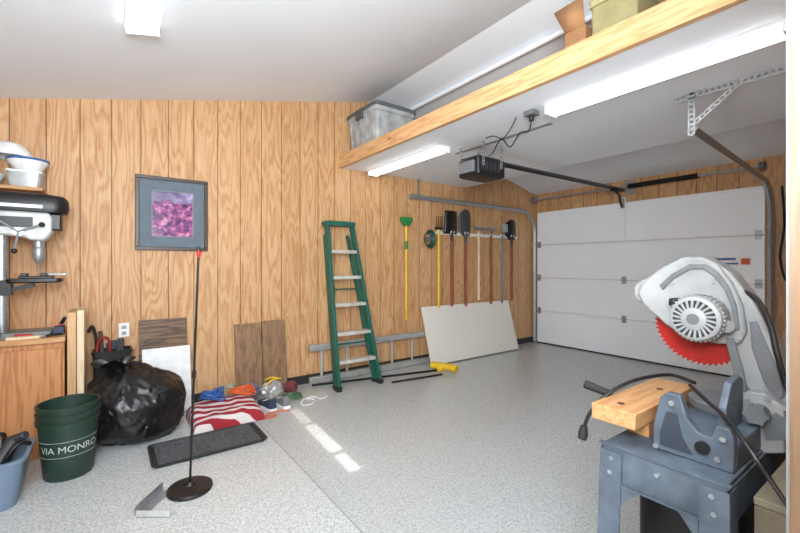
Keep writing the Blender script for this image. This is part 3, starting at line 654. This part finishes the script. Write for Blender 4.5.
c0 = onZ(150, 505)
mb = thing('metal_bracket', 'grey angled sheet metal bracket on the floor before the pole stand', 'bracket', (c0.x, c0.y, 0))
p0, p1 = onZ(140, 516), onZ(167, 491)
sd0 = (p1-p0).normalized().cross(UP)
b = B(); b.beam(p0+UP*.002, p1+UP*.002, .055, .003, sd0); b.beam(p0-sd0*.026+UP*.024, p1-sd0*.026+UP*.030, .044, .003, UP); b.build('long_flange', STEEL, mb, smooth=False)
p0, p1 = onZ(139, 514, .006), onZ(172, 514, .006)
sd1 = (p1-p0).normalized().cross(UP)
b = B(); b.beam(p0+UP*.001, p1+UP*.001, .045, .003, sd1); b.beam(p0+sd1*.021+UP*.016, p1+sd1*.021+UP*.016, .028, .003, UP); b.build('short_flange', M('pale_sheet_metal', (196, 198, 198), .4, .3), mb, smooth=False)

# ------------------------------------------------------------------ stepladder
sl = thing('stepladder', 'green fibreglass stepladder folded and leaning on the plywood wall', 'ladder', (2.1, 3.7, 0))
FL = [V((1.86, 3.62, .02)), V((2.355, 3.62, .02))]; TL = [V((1.885, 3.925, 1.70)), V((2.185, 3.925, 1.70))]
for k in range(2):
    B().beam(FL[k], TL[k], .034, .075, (1, 0, 0)).build('rail', GREEN, sl, bevel=.004)
    s_ = .012 if k == 0 else -.012
    B().beam(FL[k]+V((s_, .078, 0)), TL[k]+V((s_, .078, -.1)), .026, .05, (1, 0, 0)).build('rear_rail', GREEN, sl, bevel=.003)
    B().box(FL[k]+V((-.025, -.045, -.02)), FL[k]+V((.025, .045, .03))).build('foot', BLKR, sl, bevel=.004)
    B().box(FL[k]+V((s_-.02, .048, -.02)), FL[k]+V((s_+.02, .11, .01))).build('rear_foot', BLKR, sl, bevel=.004)
for z in (.285, .565, .86, 1.145, 1.42):
    t = z/1.70; a = FL[0].lerp(TL[0], t); c = FL[1].lerp(TL[1], t)
    B().box((a.x+.0175, a.y-.05, z-.026), (c.x-.0175, a.y+.03, z+.010)).build('step', STEPM, sl, bevel=.004)
B().rloft([(1.695, .175, .07, .02), (1.735, .18, .075, .02), (1.745, .165, .062, .02)], (2.035, 3.945, 0)).build('top_cap', GREEN, sl)
for z, m_ in ((1.58, RED), (.72, WHT)):
    a = FL[1].lerp(TL[1], z/1.7); b = B(); b.beam(a+V((0, -.0385, -.06)), a+V((0, -.0385+.02, .06)), .024, .003, (1, 0, 0)); lab(b.build('sticker', m_, sl), ('red' if m_ is RED else 'white')+' sticker on the rail')
for z in (.42, 1.0):
    a = FL[0].lerp(TL[0], z/1.7)+V((.02, .08, 0)); c = FL[1].lerp(TL[1], z/1.7)+V((-.02, .08, 0)); B().cyl(a, c, .009, n=8).build('rear_brace', GREEN, sl)

al = thing('extension_ladder', 'aluminium ladder lying on its side along the wall behind the stepladder', 'ladder', (2.9, 4.01, 0))
for z in (.04, .385): B().box((1.72, 3.975, z-.035), (4.30, 4.038, z+.03)).build('rail', ALU, al, bevel=.005)
for i in range(8): B().cyl((1.86+i*.31, 4.005, .071), (1.86+i*.31, 4.005, .3495), .016, n=10).build('rung', ALU, al)

b = B(); b.beam((4.11, 3.815, .012), (4.11, 4.015, .725), 1.70, .034, (1, 0, 0))
tag(b.build('panel_slab', SLAB, bevel=.003), 'stained white slab panel leaning lengthwise against the wall by the garage door', 'panel')

br = thing('push_broom', 'black handled pole with a yellow head lying on the floor', 'broom', (2.6, 3.7, 0))
h0, h1 = V((1.70, 3.90, .02)), V((3.12, 3.56, .03))
B().cyl(h0, h1, .012, n=10).build('handle', BLKM, br)
B().cyl(h1, h1+V((.06, -.01, .002)), .02, .03, n=12).build('socket', YEL, br)
b = B(); b.tube(cr([h1+V((.02, .12, .035)), h1+V((.07, .04, .035)), h1+V((.13, -.07, .03)), h1+V((.16, -.17, .025))], 5), .045, 10); b.build('head', YEL, br)
tag(B().tube([(2.45, 3.52, .012), (3.10, 3.44, .012)], .010, 8).build('rod', BLKM), 'short black rod on the floor in front of the yellow headed pole', 'rod')

# ------------------------------------------------------------------ hanging tools
rk = thing('tool_rack', 'white tool rail with hooks on the plywood wall', 'tool rack', (4.3, 4.05, 1.7))
ra = onY(436, 233, 4.05); rb = onY(517, 236, 4.05); RZ = 1.70
B().box((ra.x, 4.045, RZ-.02), (rb.x, YW-.001, RZ+.02)).build('rail', WHT, rk, bevel=.003)
def hooks(x):
    for s_ in (-.03, .03): B().tube(cr([(x+s_, 4.045, RZ), (x+s_, 3.985, RZ-.005), (x+s_, 3.965, RZ+.03)], 5), .006, 6).build('hook', WHT, rk)
TY = 4.0
G_ = 'long handled tools on the wall rack'
def shovel(px, y0, yh, y1, w, label, hm, bm_, kind='shovel', square=False):
    top = onY(px, y0, TY); neck = onY(px, yh, TY); bot = onY(px, y1, TY); x = neck.x; L = top.z-neck.z
    t = thing(kind, label, kind.replace('_', ' '), (x, TY, bot.z), G_); hooks(x)
    b = B()
    def f(u, v):
        wd = w*(1-.15*v) if square else w*(min(1, .55+v*1.6) if v < .3 else 1)*(1 if v < .6 else math.sqrt(max(.0, 1-((v-.6)/.42)**2)))
        xx = (u*2-1)*wd; return V((x+xx, TY-.022+.35*xx*xx/w-.03*v*(1-v), neck.z+L*v))
    b.grid(11, 12, f); b.build('blade', bm_, t, solid=.003)
    B().cyl((x, TY-.015, neck.z-.12), (x, TY-.015, neck.z+.06), .018, .02, n=12).build('socket', bm_, t)
    B().cyl((x, TY-.015, bot.z), (x, TY-.015, neck.z-.1), .019, n=12).build('handle', hm, t); return t
shovel(451, 211, 234, 306, .125, 'dark square shovel with wooden handle next to the yellow handled tool', HAND, BLKM, 'shovel', True)
shovel(465, 210, 236, 306, .125, 'grey round point shovel with wooden handle, second from the yellow handled tool', HAND, M('shovel_steel', (70, 72, 76), .5, .4))
shovel(511, 220, 240, 300, .13, 'dark spade hanging nearest the garage door', HAND, BLKM, 'spade')
def rake(px, label, hm, yb):
    x = onY(px, 230, TY).x; bot = onY(px, yb, TY).z; t = thing('rake', label, 'rake', (x, TY, bot), G_); hooks(x)
    B().cyl((x, TY-.015, bot), (x, TY-.015, RZ+.06), .018, n=12).build('handle', hm, t)
    b = B(); b.box((x-.085, TY-.023, RZ+.09), (x+.085, TY-.007, RZ+.13)); b.tube(cr([(x-.07, TY-.015, RZ+.09), (x, TY-.015, RZ+.04), (x+.07, TY-.015, RZ+.09)]), .010, 6)
    for k in range(7): b.beam((x-.08+k*.0266, TY-.022, RZ+.10), (x-.08+k*.0266, TY-.085, RZ+.085), .012, .012, (1, 0, 0))
    b.build('head', STEEL, t)
rake(490, 'steel bow rake with a brown handle in the middle of the rack', HAND, 304)
rake(478, 'steel bow rake with a pale handle beside the grey round point shovel', LITB, 300)
x = onY(501, 230, TY).x; bt = onY(501, 303, TY).z
ho = thing('hoe', 'garden hoe with a grey handle between the bow rake and the spade', 'hoe', (x, TY, bt), G_); hooks(x)
B().cyl((x, TY-.02, bt), (x, TY-.02, RZ+.10), .016, n=12).build('handle', GRYM, ho)
b = B(); b.tube(cr([(x, TY-.02, RZ+.10), (x, TY-.03, RZ+.17), (x, TY-.07, RZ+.17)], 5), .008, 6); b.box((x-.06, TY-.078, RZ+.06), (x+.06, TY-.072, RZ+.18)); b.build('blade', STEEL, ho)
x = onY(438, 230, TY).x; a = onY(438, 226, TY).z; bt = onY(438, 308, TY).z
yt = thing('garden_fork', 'yellow handled tool with black head beside the wire coil', 'garden tool', (x, TY, bt), G_)
B().cyl((x, TY-.015, bt), (x, TY-.015, a-.05), .017, n=12).build('handle', YEL, yt); hooks(x)
b = B(); b.box((x-.06, TY-.03, a-.05), (x+.06, TY-.005, a-.02))
for k in range(4): b.cyl((x-.05+k*.033, TY-.018, a-.021), (x-.05+k*.033, TY-.03, a+.13), .006, .003, 8)
b.build('head', BLKM, yt)
x = onY(406, 230, TY).x; a = onY(406, 222, TY).z; bt = onY(406, 320, TY).z
gb = thing('broom', 'yellow handled green headed broom hanging nearest the stepladder', 'broom', (x, TY, bt))
B().cyl((x, TY-.005, bt), (x, TY-.005, a-.04), .016, n=12).build('handle', YEL, gb)
B().cyl((x, TY-.005, a-.34), (x, TY-.005, a-.24), .02, n=12).build('grip', GRNP, gb)
b = B(); b.prismY([(x-.03, a-.05), (x+.03, a-.05), (x+.085, a+.01), (x+.085, a+.06), (x-.085, a+.06), (x-.085, a+.01)], TY-.03, TY+.02); b.build('head', GRNP, gb, bevel=.006)
B().cyl((x, TY+.02, a+.03), (x, YW-.001, a+.03), .006).build('wall_hook', STEEL, gb)
c = onY(429, 239, TY)
wc = thing('hose_coil', 'small dark green hose coil hung on the wall between two yellow handles', 'hose coil', (c.x, TY, c.z-.13))
b = B()
for k in range(5):
    r = .06+.008*k; b.tube([(c.x+r*math.cos(i/28*2*PI), TY+.02-.012*k, c.z+r*math.sin(i/28*2*PI)*1.25) for i in range(28)], .008, 6, closed=True)
b.build('loop', M('dark_green_hose', (40, 70, 46), .5), wc)
B().cyl((c.x, TY-.04, c.z+.07), (c.x, YW-.001, c.z+.07), .009).build('peg', STEEL, wc)
B().lathe([(.0, 0), (.035, 0), (.035, .03), (0, .03)], (c.x, TY+.03, c.z), 20, Matrix.Rotation(PI/2, 3, 'X')).build('hub', GRYM, wc)

tag(B().tube(cr([(XD-.03, 1.04, 2.1), (XD-.04, 1.02, 1.7), (XD-.05, 1.05, 1.35), (XD-.04, 1.0, 1.1), (XD-.04, .97, 1.4), (XD-.03, 1.0, 2.0)]), .012, 6).build('hanging_strap', BLKR), 'dark strap hanging on the wall right of the garage door', 'strap')

# ------------------------------------------------------------------ miter saw on stand
BXX = 1.72
def q(px, py, X=BXX): p = onX(px, py, X); return (p.y, p.z)
sd = thing('saw_stand', 'blue grey sheet metal stand under the miter saw', 'tool stand', (1.72, .5, 0))
TZ = .70
B().box((1.30, .34, TZ-.012), (2.15, .66, TZ)).build('top_plate', SAWB, sd, bevel=.003)
b = B(); AD = .115
b.box((1.292, .335, TZ-AD), (1.2985, .665, TZ)); b.box((2.1515, .335, TZ-AD), (2.158, .665, TZ)); b.box((1.292, .335, TZ-AD), (2.158, .3395, TZ-.0125)); b.box((1.292, .6605, TZ-AD), (2.158, .665, TZ-.0125))
b.box((1.284, .335, TZ-AD-.003), (1.2985, .665, TZ-AD+.0025)); b.box((1.284, .33, TZ-.004), (1.30, .67, TZ+.001))
b.build('apron', SAWB, sd)
for sx, X in ((-1, 1.294), (1, 2.156)):
    for sy, Y in ((-1, .342), (1, .658)):
        e = V((X+sx*.02, Y+sy*.012, 0))
        b = B(); t0 = V((X, Y, TZ-.02))
        b.beam(t0+V((sx*.006, -sy*.026, 0)), e+V((sx*.006, -sy*.026, 0)), .064, .005, (0, 1, 0)); b.beam(t0+V((-sx*.026, sy*.0065, 0)), e+V((-sx*.026, sy*.0065, 0)), .068, .005, (1, 0, 0))
        b.build('leg', SAWB, sd)
        if sx < 0:
            g = B(); y0 = Y-sy*.058; g.add([(1.2885, y0, TZ-AD), (1.2885, y0-sy*.05, TZ-AD), (1.286, y0, TZ-AD-.06)], [(0, 1, 2)]); g.build('gusset', SAWB, sd, smooth=False, solid=.004)
B().box((1.32, .345, .20), (2.13, .655, .215)).build('lower_shelf', GRYM, sd)
for y, z in ((.37, .04), (.63, .04), (.365, .085), (.635, .085), (.50, .04)): B().cyl((1.2915, y, TZ-z), (1.280, y, TZ-z), .007, n=6).build('bolt', STEEL, sd)
bxs = thing('stand_dark_filler', 'added black block standing in for the shade inside the saw stand', 'case', (1.7, .5, .2155))  # black block added to darken the opening between the stand legs
B().rloft([(0, .28, .12, .02), (.30, .28, .12, .02)], (1.72, .5, .2158)).build('body', BLK, bxs)
B().tube(cr([(1.62, .5, .516), (1.64, .5, .55), (1.80, .5, .55), (1.82, .5, .516)], 4), .01, 8).build('handle', BLKR, bxs)

ms = thing('miter_saw', 'light grey miter saw with red blade on a blue grey stand', 'miter saw', (1.72, .5, TZ))
b = B(); b.prismY([(1.40, TZ+.0015), (2.02, TZ+.0015), (2.02, TZ+.055), (1.96, TZ+.075), (1.46, TZ+.075), (1.40, TZ+.055)], .345, .535); b.build('base', SAWB, ms, bevel=.006)
for x0 in (1.42, 1.95): B().box((x0, .54, TZ+.0015), (x0+.06, .57, TZ+.02)).build('foot_flange', SAWB, ms, bevel=.004)
B().lathe([(0, 0), (.115, 0), (.12, .01), (.12, .03), (.115, .034), (0, .034)], (1.72, .44, TZ+.0755), 40).build('turntable', SAWG2, ms)
for x0, x1 in ((1.46, 1.62), (1.82, 1.98)):
    b = B(); b.prismY([(x0, TZ+.0755), (x1, TZ+.0755), (x1, TZ+.21), (x1-.03, TZ+.225), (x0+.05, TZ+.215), (x0, TZ+.15)], .385, .405); b.build('fence', SAWB, ms, bevel=.003)
    B().box((x0+.03, .4055, TZ+.10), (x1-.03, .412, TZ+.15)).build('fence_rib', SAWG2, ms, bevel=.002)
b = B(); b.prismX([(.545, TZ+.002), (.545, TZ+.07), (.525, TZ+.165), (.508, TZ+.182), (.472, TZ+.182), (.455, TZ+.12), (.425, TZ+.085), (.395, TZ+.085), (.385, TZ+.12), (.355, TZ+.12), (.345, TZ+.10), (.345, TZ+.002)], 1.37, 1.3995); b.build('side_plate', SAWB, ms, bevel=.003)
rc = B(); rc.prismX([(.525, TZ+.018), (.525, TZ+.055), (.508, TZ+.125), (.480, TZ+.125), (.465, TZ+.06), (.44, TZ+.018)], 1.3675, 1.3698); rc.build('side_recess_shade', M('shadow_blue', (46, 54, 64), .6), ms)  # dark sheet proud of the plate; recess shade is put into its colour
for y, z in ((.535, .012), (.38, .03), (.492, .155), (.368, .09)): B().cyl((1.3695, y, TZ+z), (1.360, y, TZ+z), .008, n=6).build('bolt', STEEL, ms)
B().cyl((1.36, .415, TZ+.05), (1.3695, .415, TZ+.05), .018, n=18).build('bevel_knob', BLK, ms)
pv = [q(736, 405), q(744, 391), q(756, 386), q(772, 388), q(792, 402), q(792, 446), q(764, 446), q(748, 438), q(740, 422)]
B().prismX(pv, 1.63, 1.81).build('pivot_mount', SAWG, ms, bevel=.005)
pr = [q(760, 420, 1.629), q(776, 412, 1.629), q(788, 420, 1.629), q(788, 440, 1.629), q(766, 440, 1.629)]
B().prismX(pr, 1.6255, 1.6295).build('mount_recess', SAWG2, ms, bevel=.001)
arm = [q(720, 262), q(735, 273), q(757, 300), q(778, 340), q(796, 386), q(799, 412), q(778, 423), q(760, 402), q(743, 372), q(733, 345), q(724, 315)]
B().prismX(arm, 1.675, 1.775).build('arm', SAWG, ms, bevel=.007)
gap_shade = [q(750, 322, 1.674), q(757, 321, 1.674), q(780, 374, 1.674), q(785, 396, 1.674), q(776, 402, 1.674), q(764, 382, 1.674), q(752, 348, 1.674)]
B().prismX(gap_shade, 1.668, 1.6748).build('arm_gap_shade', SAWG2, ms, bevel=.003)  # raised plate whose darker grey stands in for the shaded gap in the arm
pk_ = onX(757, 414, 1.60); b = B()
b.cyl((1.58, pk_.y, pk_.z), (1.6295, pk_.y, pk_.z), .026, n=20)
for i in range(6):
    a = i*PI/3; b.cyl((1.582, pk_.y+.024*math.cos(a), pk_.z+.024*math.sin(a)), (1.606, pk_.y+.024*math.cos(a), pk_.z+.024*math.sin(a)), .008, n=8)
b.build('pivot_knob', GRYM, ms)
for px_, py_ in ((768, 398), (752, 432), (785, 408), (748, 402)):
    p_ = onX(px_, py_, 1.625); B().cyl((1.62, p_.y, p_.z), (1.6295, p_.y, p_.z), .009, n=6).build('bolt', STEEL, ms)
lk = [q(726, 338, 1.66), q(735, 338, 1.66), q(745, 372, 1.66), q(748, 400, 1.66), q(741, 404, 1.66), q(736, 376, 1.66)]
B().prismX(lk, 1.645, 1.6545).build('link_arm', SAWG2, ms, bevel=.003)
p0_, p1_ = V((1.80, *q(736, 348, 1.80))), V((1.80, *q(746, 395, 1.80)))
dd = p1_-p0_; e1 = V((1, 0, 0)); e2 = dd.normalized().cross(e1)
B().tube([p0_+dd*(k/72)+(e1*math.cos(k/6*2*PI)+e2*math.sin(k/6*2*PI))*.013 for k in range(73)], .003, 5).build('return_spring', STEEL, ms)
gu = [q(644, 292), q(652, 280), q(668, 268), q(690, 257), q(709, 257), q(723, 264), q(738, 283), q(748, 305), q(752, 330), q(746, 342), q(726, 342), q(706, 339), q(688, 333), q(672, 323), q(661, 313), q(650, 303)]
B().prismX(gu, 1.655, 1.765).build('upper_guard', SAWG, ms, bevel=.008)
gr_ = [q(660, 285, 1.654), q(672, 274, 1.654), q(690, 264, 1.654), q(706, 264, 1.654), q(718, 271, 1.654), q(729, 286, 1.654), q(737, 306, 1.654), q(740, 330, 1.654), q(736, 330, 1.654), q(732, 307, 1.654), q(725, 290, 1.654), q(714, 276, 1.654), q(704, 269, 1.654), q(691, 269, 1.654), q(674, 279, 1.654), q(663, 290, 1.654)]
B().prismX(gr_, 1.6475, 1.6548).build('guard_rib', SAWG2, ms, bevel=.002)
for px_, py_ in ((672, 284), (712, 282), (740, 338)):
    p_ = onX(px_, py_, 1.65); B().cyl((1.647, p_.y, p_.z), (1.6548, p_.y, p_.z), .006, n=6).build('bolt', STEEL, ms)
hl = onX(650, 291, 1.71)
b = B(); b.tube(cr([(1.71, hl.y-.03, hl.z+.045), (1.71, hl.y+.02, hl.z+.032), (1.71, hl.y+.046, hl.z+.002), (1.71, hl.y+.030, hl.z-.036), (1.71, hl.y-.02, hl.z-.036)]), .013, 10); b.build('handle', SAWG, ms)
B().box((1.70, hl.y-.012, hl.z-.022), (1.72, hl.y+.006, hl.z+.014)).build('trigger', BLK, ms, bevel=.003)
bc_ = onX(702, 322, 1.70); R0 = .155
b = B(); n = 56; vs = []
for i in range(n):
    a = 2*PI*i/n; vs.append((bc_.y+(R0-.011)*math.cos(a), bc_.z+(R0-.011)*math.sin(a))); a2 = a+2*PI/n*.8; vs.append((bc_.y+R0*math.cos(a2), bc_.z+R0*math.sin(a2)))
bl = b.prismX(vs, 1.705, 1.7075).build('blade', BLADE, ms, smooth=False)
# motor
mc = onX(691, 319, 1.55)
RX90 = Matrix.Rotation(-PI/2, 3, 'Y')
MOT = M('motor_grey', (148, 151, 153), .42, .05, .12)
MR = .076
b = B(); b.lathe([(MR-.008, 0), (MR, .012), (MR, .070), (MR-.004, .085), (MR-.012, .091), (0, .091)], (1.650, mc.y-.005, mc.z), 44, RX90)
for i in range(36):
    a = 2*PI*i/36; d_ = V((0, math.cos(a), math.sin(a))); c_ = V((1.650, mc.y-.005, mc.z))+d_*(MR+.0012)
    b.beam(c_+V((-.018, 0, 0)), c_+V((-.073, 0, 0)), .004, .005, d_)
b.build('motor_housing', MOT, ms)
mx = 1.650-.091
B().lathe([(.036, 0), (.061, 0), (.061, .0015), (.036, .0015)], (mx-.0003, mc.y-.005, mc.z), 40, RX90).build('vent_ring', M('dark_vent', (34, 35, 38), .6), ms)
b = B(); cc = V((mx-.0022, mc.y-.005, mc.z))
for i in range(22):
    a = 2*PI*i/22; d_ = V((0, math.cos(a+.0), math.sin(a))); tdir = V((0, -math.sin(a), math.cos(a))); b.beam(cc+d_*.034, cc+d_*.063+tdir*.006, .0065, .004, tdir)
b.build('vent_grille', MOT, ms)
B().lathe([(0, 0), (.037, 0), (.036, .005), (.028, .009), (0, .009)], (mx-.001, mc.y-.005, mc.z), 28, RX90).build('end_cap', MOT, ms)
B().lathe([(.015, 0), (.018, 0), (.018, .002), (.015, .002)], (mx-.0098, mc.y-.005, mc.z), 28, RX90).build('cap_ring', SAWG2, ms)
B().box((1.585, mc.y+.058, mc.z+.035), (1.64, mc.y+.080, mc.z+.062)).build('brush_cap', BLK, ms, bevel=.006)
B().cyl((1.66, mc.y-.03, mc.z-.005), (1.60, mc.y-.085, mc.z-.02), .026, .02, 16).build('gear_neck', SAWG, ms)
B().tube(cr([(1.66, .54, TZ+.022), (1.57, .70, TZ+.022), (1.535, .742, TZ+.03), (1.522, .752, TZ+.085)]), .008, 8).build('lock_rod', STEEL, ms)
B().cyl((1.522, .747, TZ+.085), (1.505, .84, TZ+.105), .013, .017, n=14).build('lock_handle', BLKR, ms)
B().tube(cr([P(736, 288, 1.33), P(757, 300, 1.28), P(770, 325, 1.22), P(776, 350, 1.19), P(786, 385, 1.17), P(796, 410, 1.17)]), .008, 8).build('motor_lead', BLK, ms)
pc = B().tube(cr([P(695, 383, 1.42), P(672, 375, 1.50), P(648, 377, 1.46), P(625, 384, 1.43), P(604, 397, 1.42), P(590, 413, 1.42), P(584, 428, 1.43)]), .0065, 8).build('power_cord', BLK, ms)
B().tube([P(584, 426, 1.43), P(583, 434, 1.43), P(582, 439, 1.43)], [.012, .017, .014], 10).build('plug', BLKR, pc)
for dx in (0, 4): B().cyl(P(580+dx, 438, 1.43), P(579+dx, 444, 1.43), .003, n=6).build('prong', STEEL, pc)
B().tube(cr([P(690, 385, 1.30), P(706, 400, 1.22), P(728, 420, 1.12), P(750, 450, 1.03), P(770, 480, .99), P(792, 512, .95)]), .006, 8).build('thin_lead', BLK, ms)
ab = thing('support_board', 'thick pine board laid across the front of the saw base', 'board', (1.6, .65, TZ))
B().box((1.33, .58, TZ+.050), (1.84, .72, TZ+.102)).build('board', PINEX, ab, bevel=.003)
for x, y in ((1.40, .655), (1.68, .645)): B().cyl((x, y, TZ+.1015), (x, y, TZ+.1028), .012, n=14).build('hole', M('dark_hole', (70, 44, 24), .9), ab)
for x0 in (1.44, 1.74): B().box((x0, .585, TZ+.0015), (x0+.05, .65, TZ+.0495)).build('cleat', PINEX, ab)
sc_ = thing('tall_box', 'olive brown box standing between the saw stand and the wall', 'box', (1.6, .23, 0))
B().box((1.33, .17, 0), (1.98, .295, .66)).build('body', M('olive_brown', (106, 98, 82), .7), sc_, bevel=.004)
B().box((1.329, .169, .6605), (1.981, .296, .68)).build('lid', M('olive_top', (122, 114, 96), .7), sc_, bevel=.003)

# ------------------------------------------------------------------ lights and world
# low sun through a gap: a point lamp outside the doorway with a slotted gobo in its light nodes
SUN = V((.35, -1.2, 2.3))
l = bpy.data.lights.new('sun_gap', 'POINT'); l.energy = 2100; l.color = (1, .97, .92); l.shadow_soft_size = 0.0; l.use_nodes = True
o = bpy.data.objects.new('sun_gap', l); COL.objects.link(o); o.location = SUN
nt = l.node_tree; em = nt.nodes['Emission']; tc = nt.nodes.new('ShaderNodeTexCoord'); sp = nt.nodes.new('ShaderNodeSeparateXYZ'); nt.links.new(tc.outputs['Normal'], sp.inputs[0])
def lm(op, a, b_=0.0):
    x = nt.nodes.new('ShaderNodeMath'); x.operation = op
    for i, v in enumerate((a, b_)):
        if hasattr(v, 'node'): nt.links.new(v, x.inputs[i])
        else: x.inputs[i].default_value = v
    return x.outputs[0]
def soft(dist, half, edge):
    x = nt.nodes.new('ShaderNodeMapRange'); x.interpolation_type = 'SMOOTHSTEP'; nt.links.new(dist, x.inputs[0])
    x.inputs[1].default_value = half-edge; x.inputs[2].default_value = half+edge; x.inputs[3].default_value = 1.0; x.inputs[4].default_value = 0.0; return x.outputs[0]
zz = lm('ABSOLUTE', sp.outputs[2]); sgn = lm('MULTIPLY', lm('SIGN', sp.outputs[2]), -1.0)
gx = lm('ADD', lm('MULTIPLY', lm('MULTIPLY', lm('DIVIDE', sp.outputs[0], zz), sgn), SUN.z), SUN.x)
gy = lm('ADD', lm('MULTIPLY', lm('MULTIPLY', lm('DIVIDE', sp.outputs[1], zz), sgn), SUN.z), SUN.y)
tot = None
for xc, w_, y0, y1, st_ in ((1.300, .085, 3.04, 3.38, .8), (1.272, .10, 2.46, 2.99, 1.0), (1.240, .085, 2.16, 2.42, .8), (1.268, .26, 2.10, 3.42, .12)):
    dxm = lm('ABSOLUTE', lm('SUBTRACT', lm('SUBTRACT', gx, xc), lm('MULTIPLY', lm('SUBTRACT', gy, (y0+y1)/2), .06)))
    ed = .018 if w_ < .2 else .09
    m_ = lm('MULTIPLY', lm('MULTIPLY', soft(dxm, w_/2, ed), soft(lm('ABSOLUTE', lm('SUBTRACT', gy, (y0+y1)/2)), (y1-y0)/2, ed*1.6)), st_)
    tot = m_ if tot is None else lm('MAXIMUM', tot, m_)
nt.links.new(tot, em.inputs['Strength'])
def area(name, loc, tgt, sx, sy, e, col=(1, 1, 1)):
    l = bpy.data.lights.new(name, 'AREA'); l.shape = 'RECTANGLE'; l.size = sx; l.size_y = sy; l.energy = e; l.color = col
    o = bpy.data.objects.new(name, l); COL.objects.link(o); o.location = loc; o.rotation_euler = (V(tgt)-V(loc)).to_track_quat('-Z', 'Y').to_euler()
COOL = (.92, .97, 1.0)
area('doorway_fill', (-.5, -1.4, 1.6), (1.6, 3.5, 1.2), 2.4, 2.0, 52, COOL)  # soft fill lamp added outside the opening to brighten the room
area('camera_fill', (-.35, -.25, 2.0), (5.2, 3.0, 1.2), 1.0, 1.0, 66, COOL)  # unseen lamp added beside the camera to lift the door and loft underside
area('ceiling_fill', (.0, -.1, 1.75), (1.0, 1.2, 3.2), .9, .9, 122, COOL)  # upward lamp added behind the camera to brighten ceiling and floor
wd = bpy.data.worlds.new('daylight'); SC.world = wd; wd.use_nodes = True
bgn = wd.node_tree.nodes['Background']; bgn.inputs[0].default_value = (.92, .97, 1, 1); bgn.inputs[1].default_value = 1.4
try: SC.view_settings.view_transform = 'Standard'
except Exception: pass

cam = bpy.data.cameras.new('camera'); cam.sensor_width = 36; cam.lens = 18; cam.shift_y = -1.5/800; cam.clip_start = .02
co = bpy.data.objects.new('camera', cam); COL.objects.link(co); co.location = CAM; co.rotation_euler = (PI/2, 0, -TH)
SC.camera = co
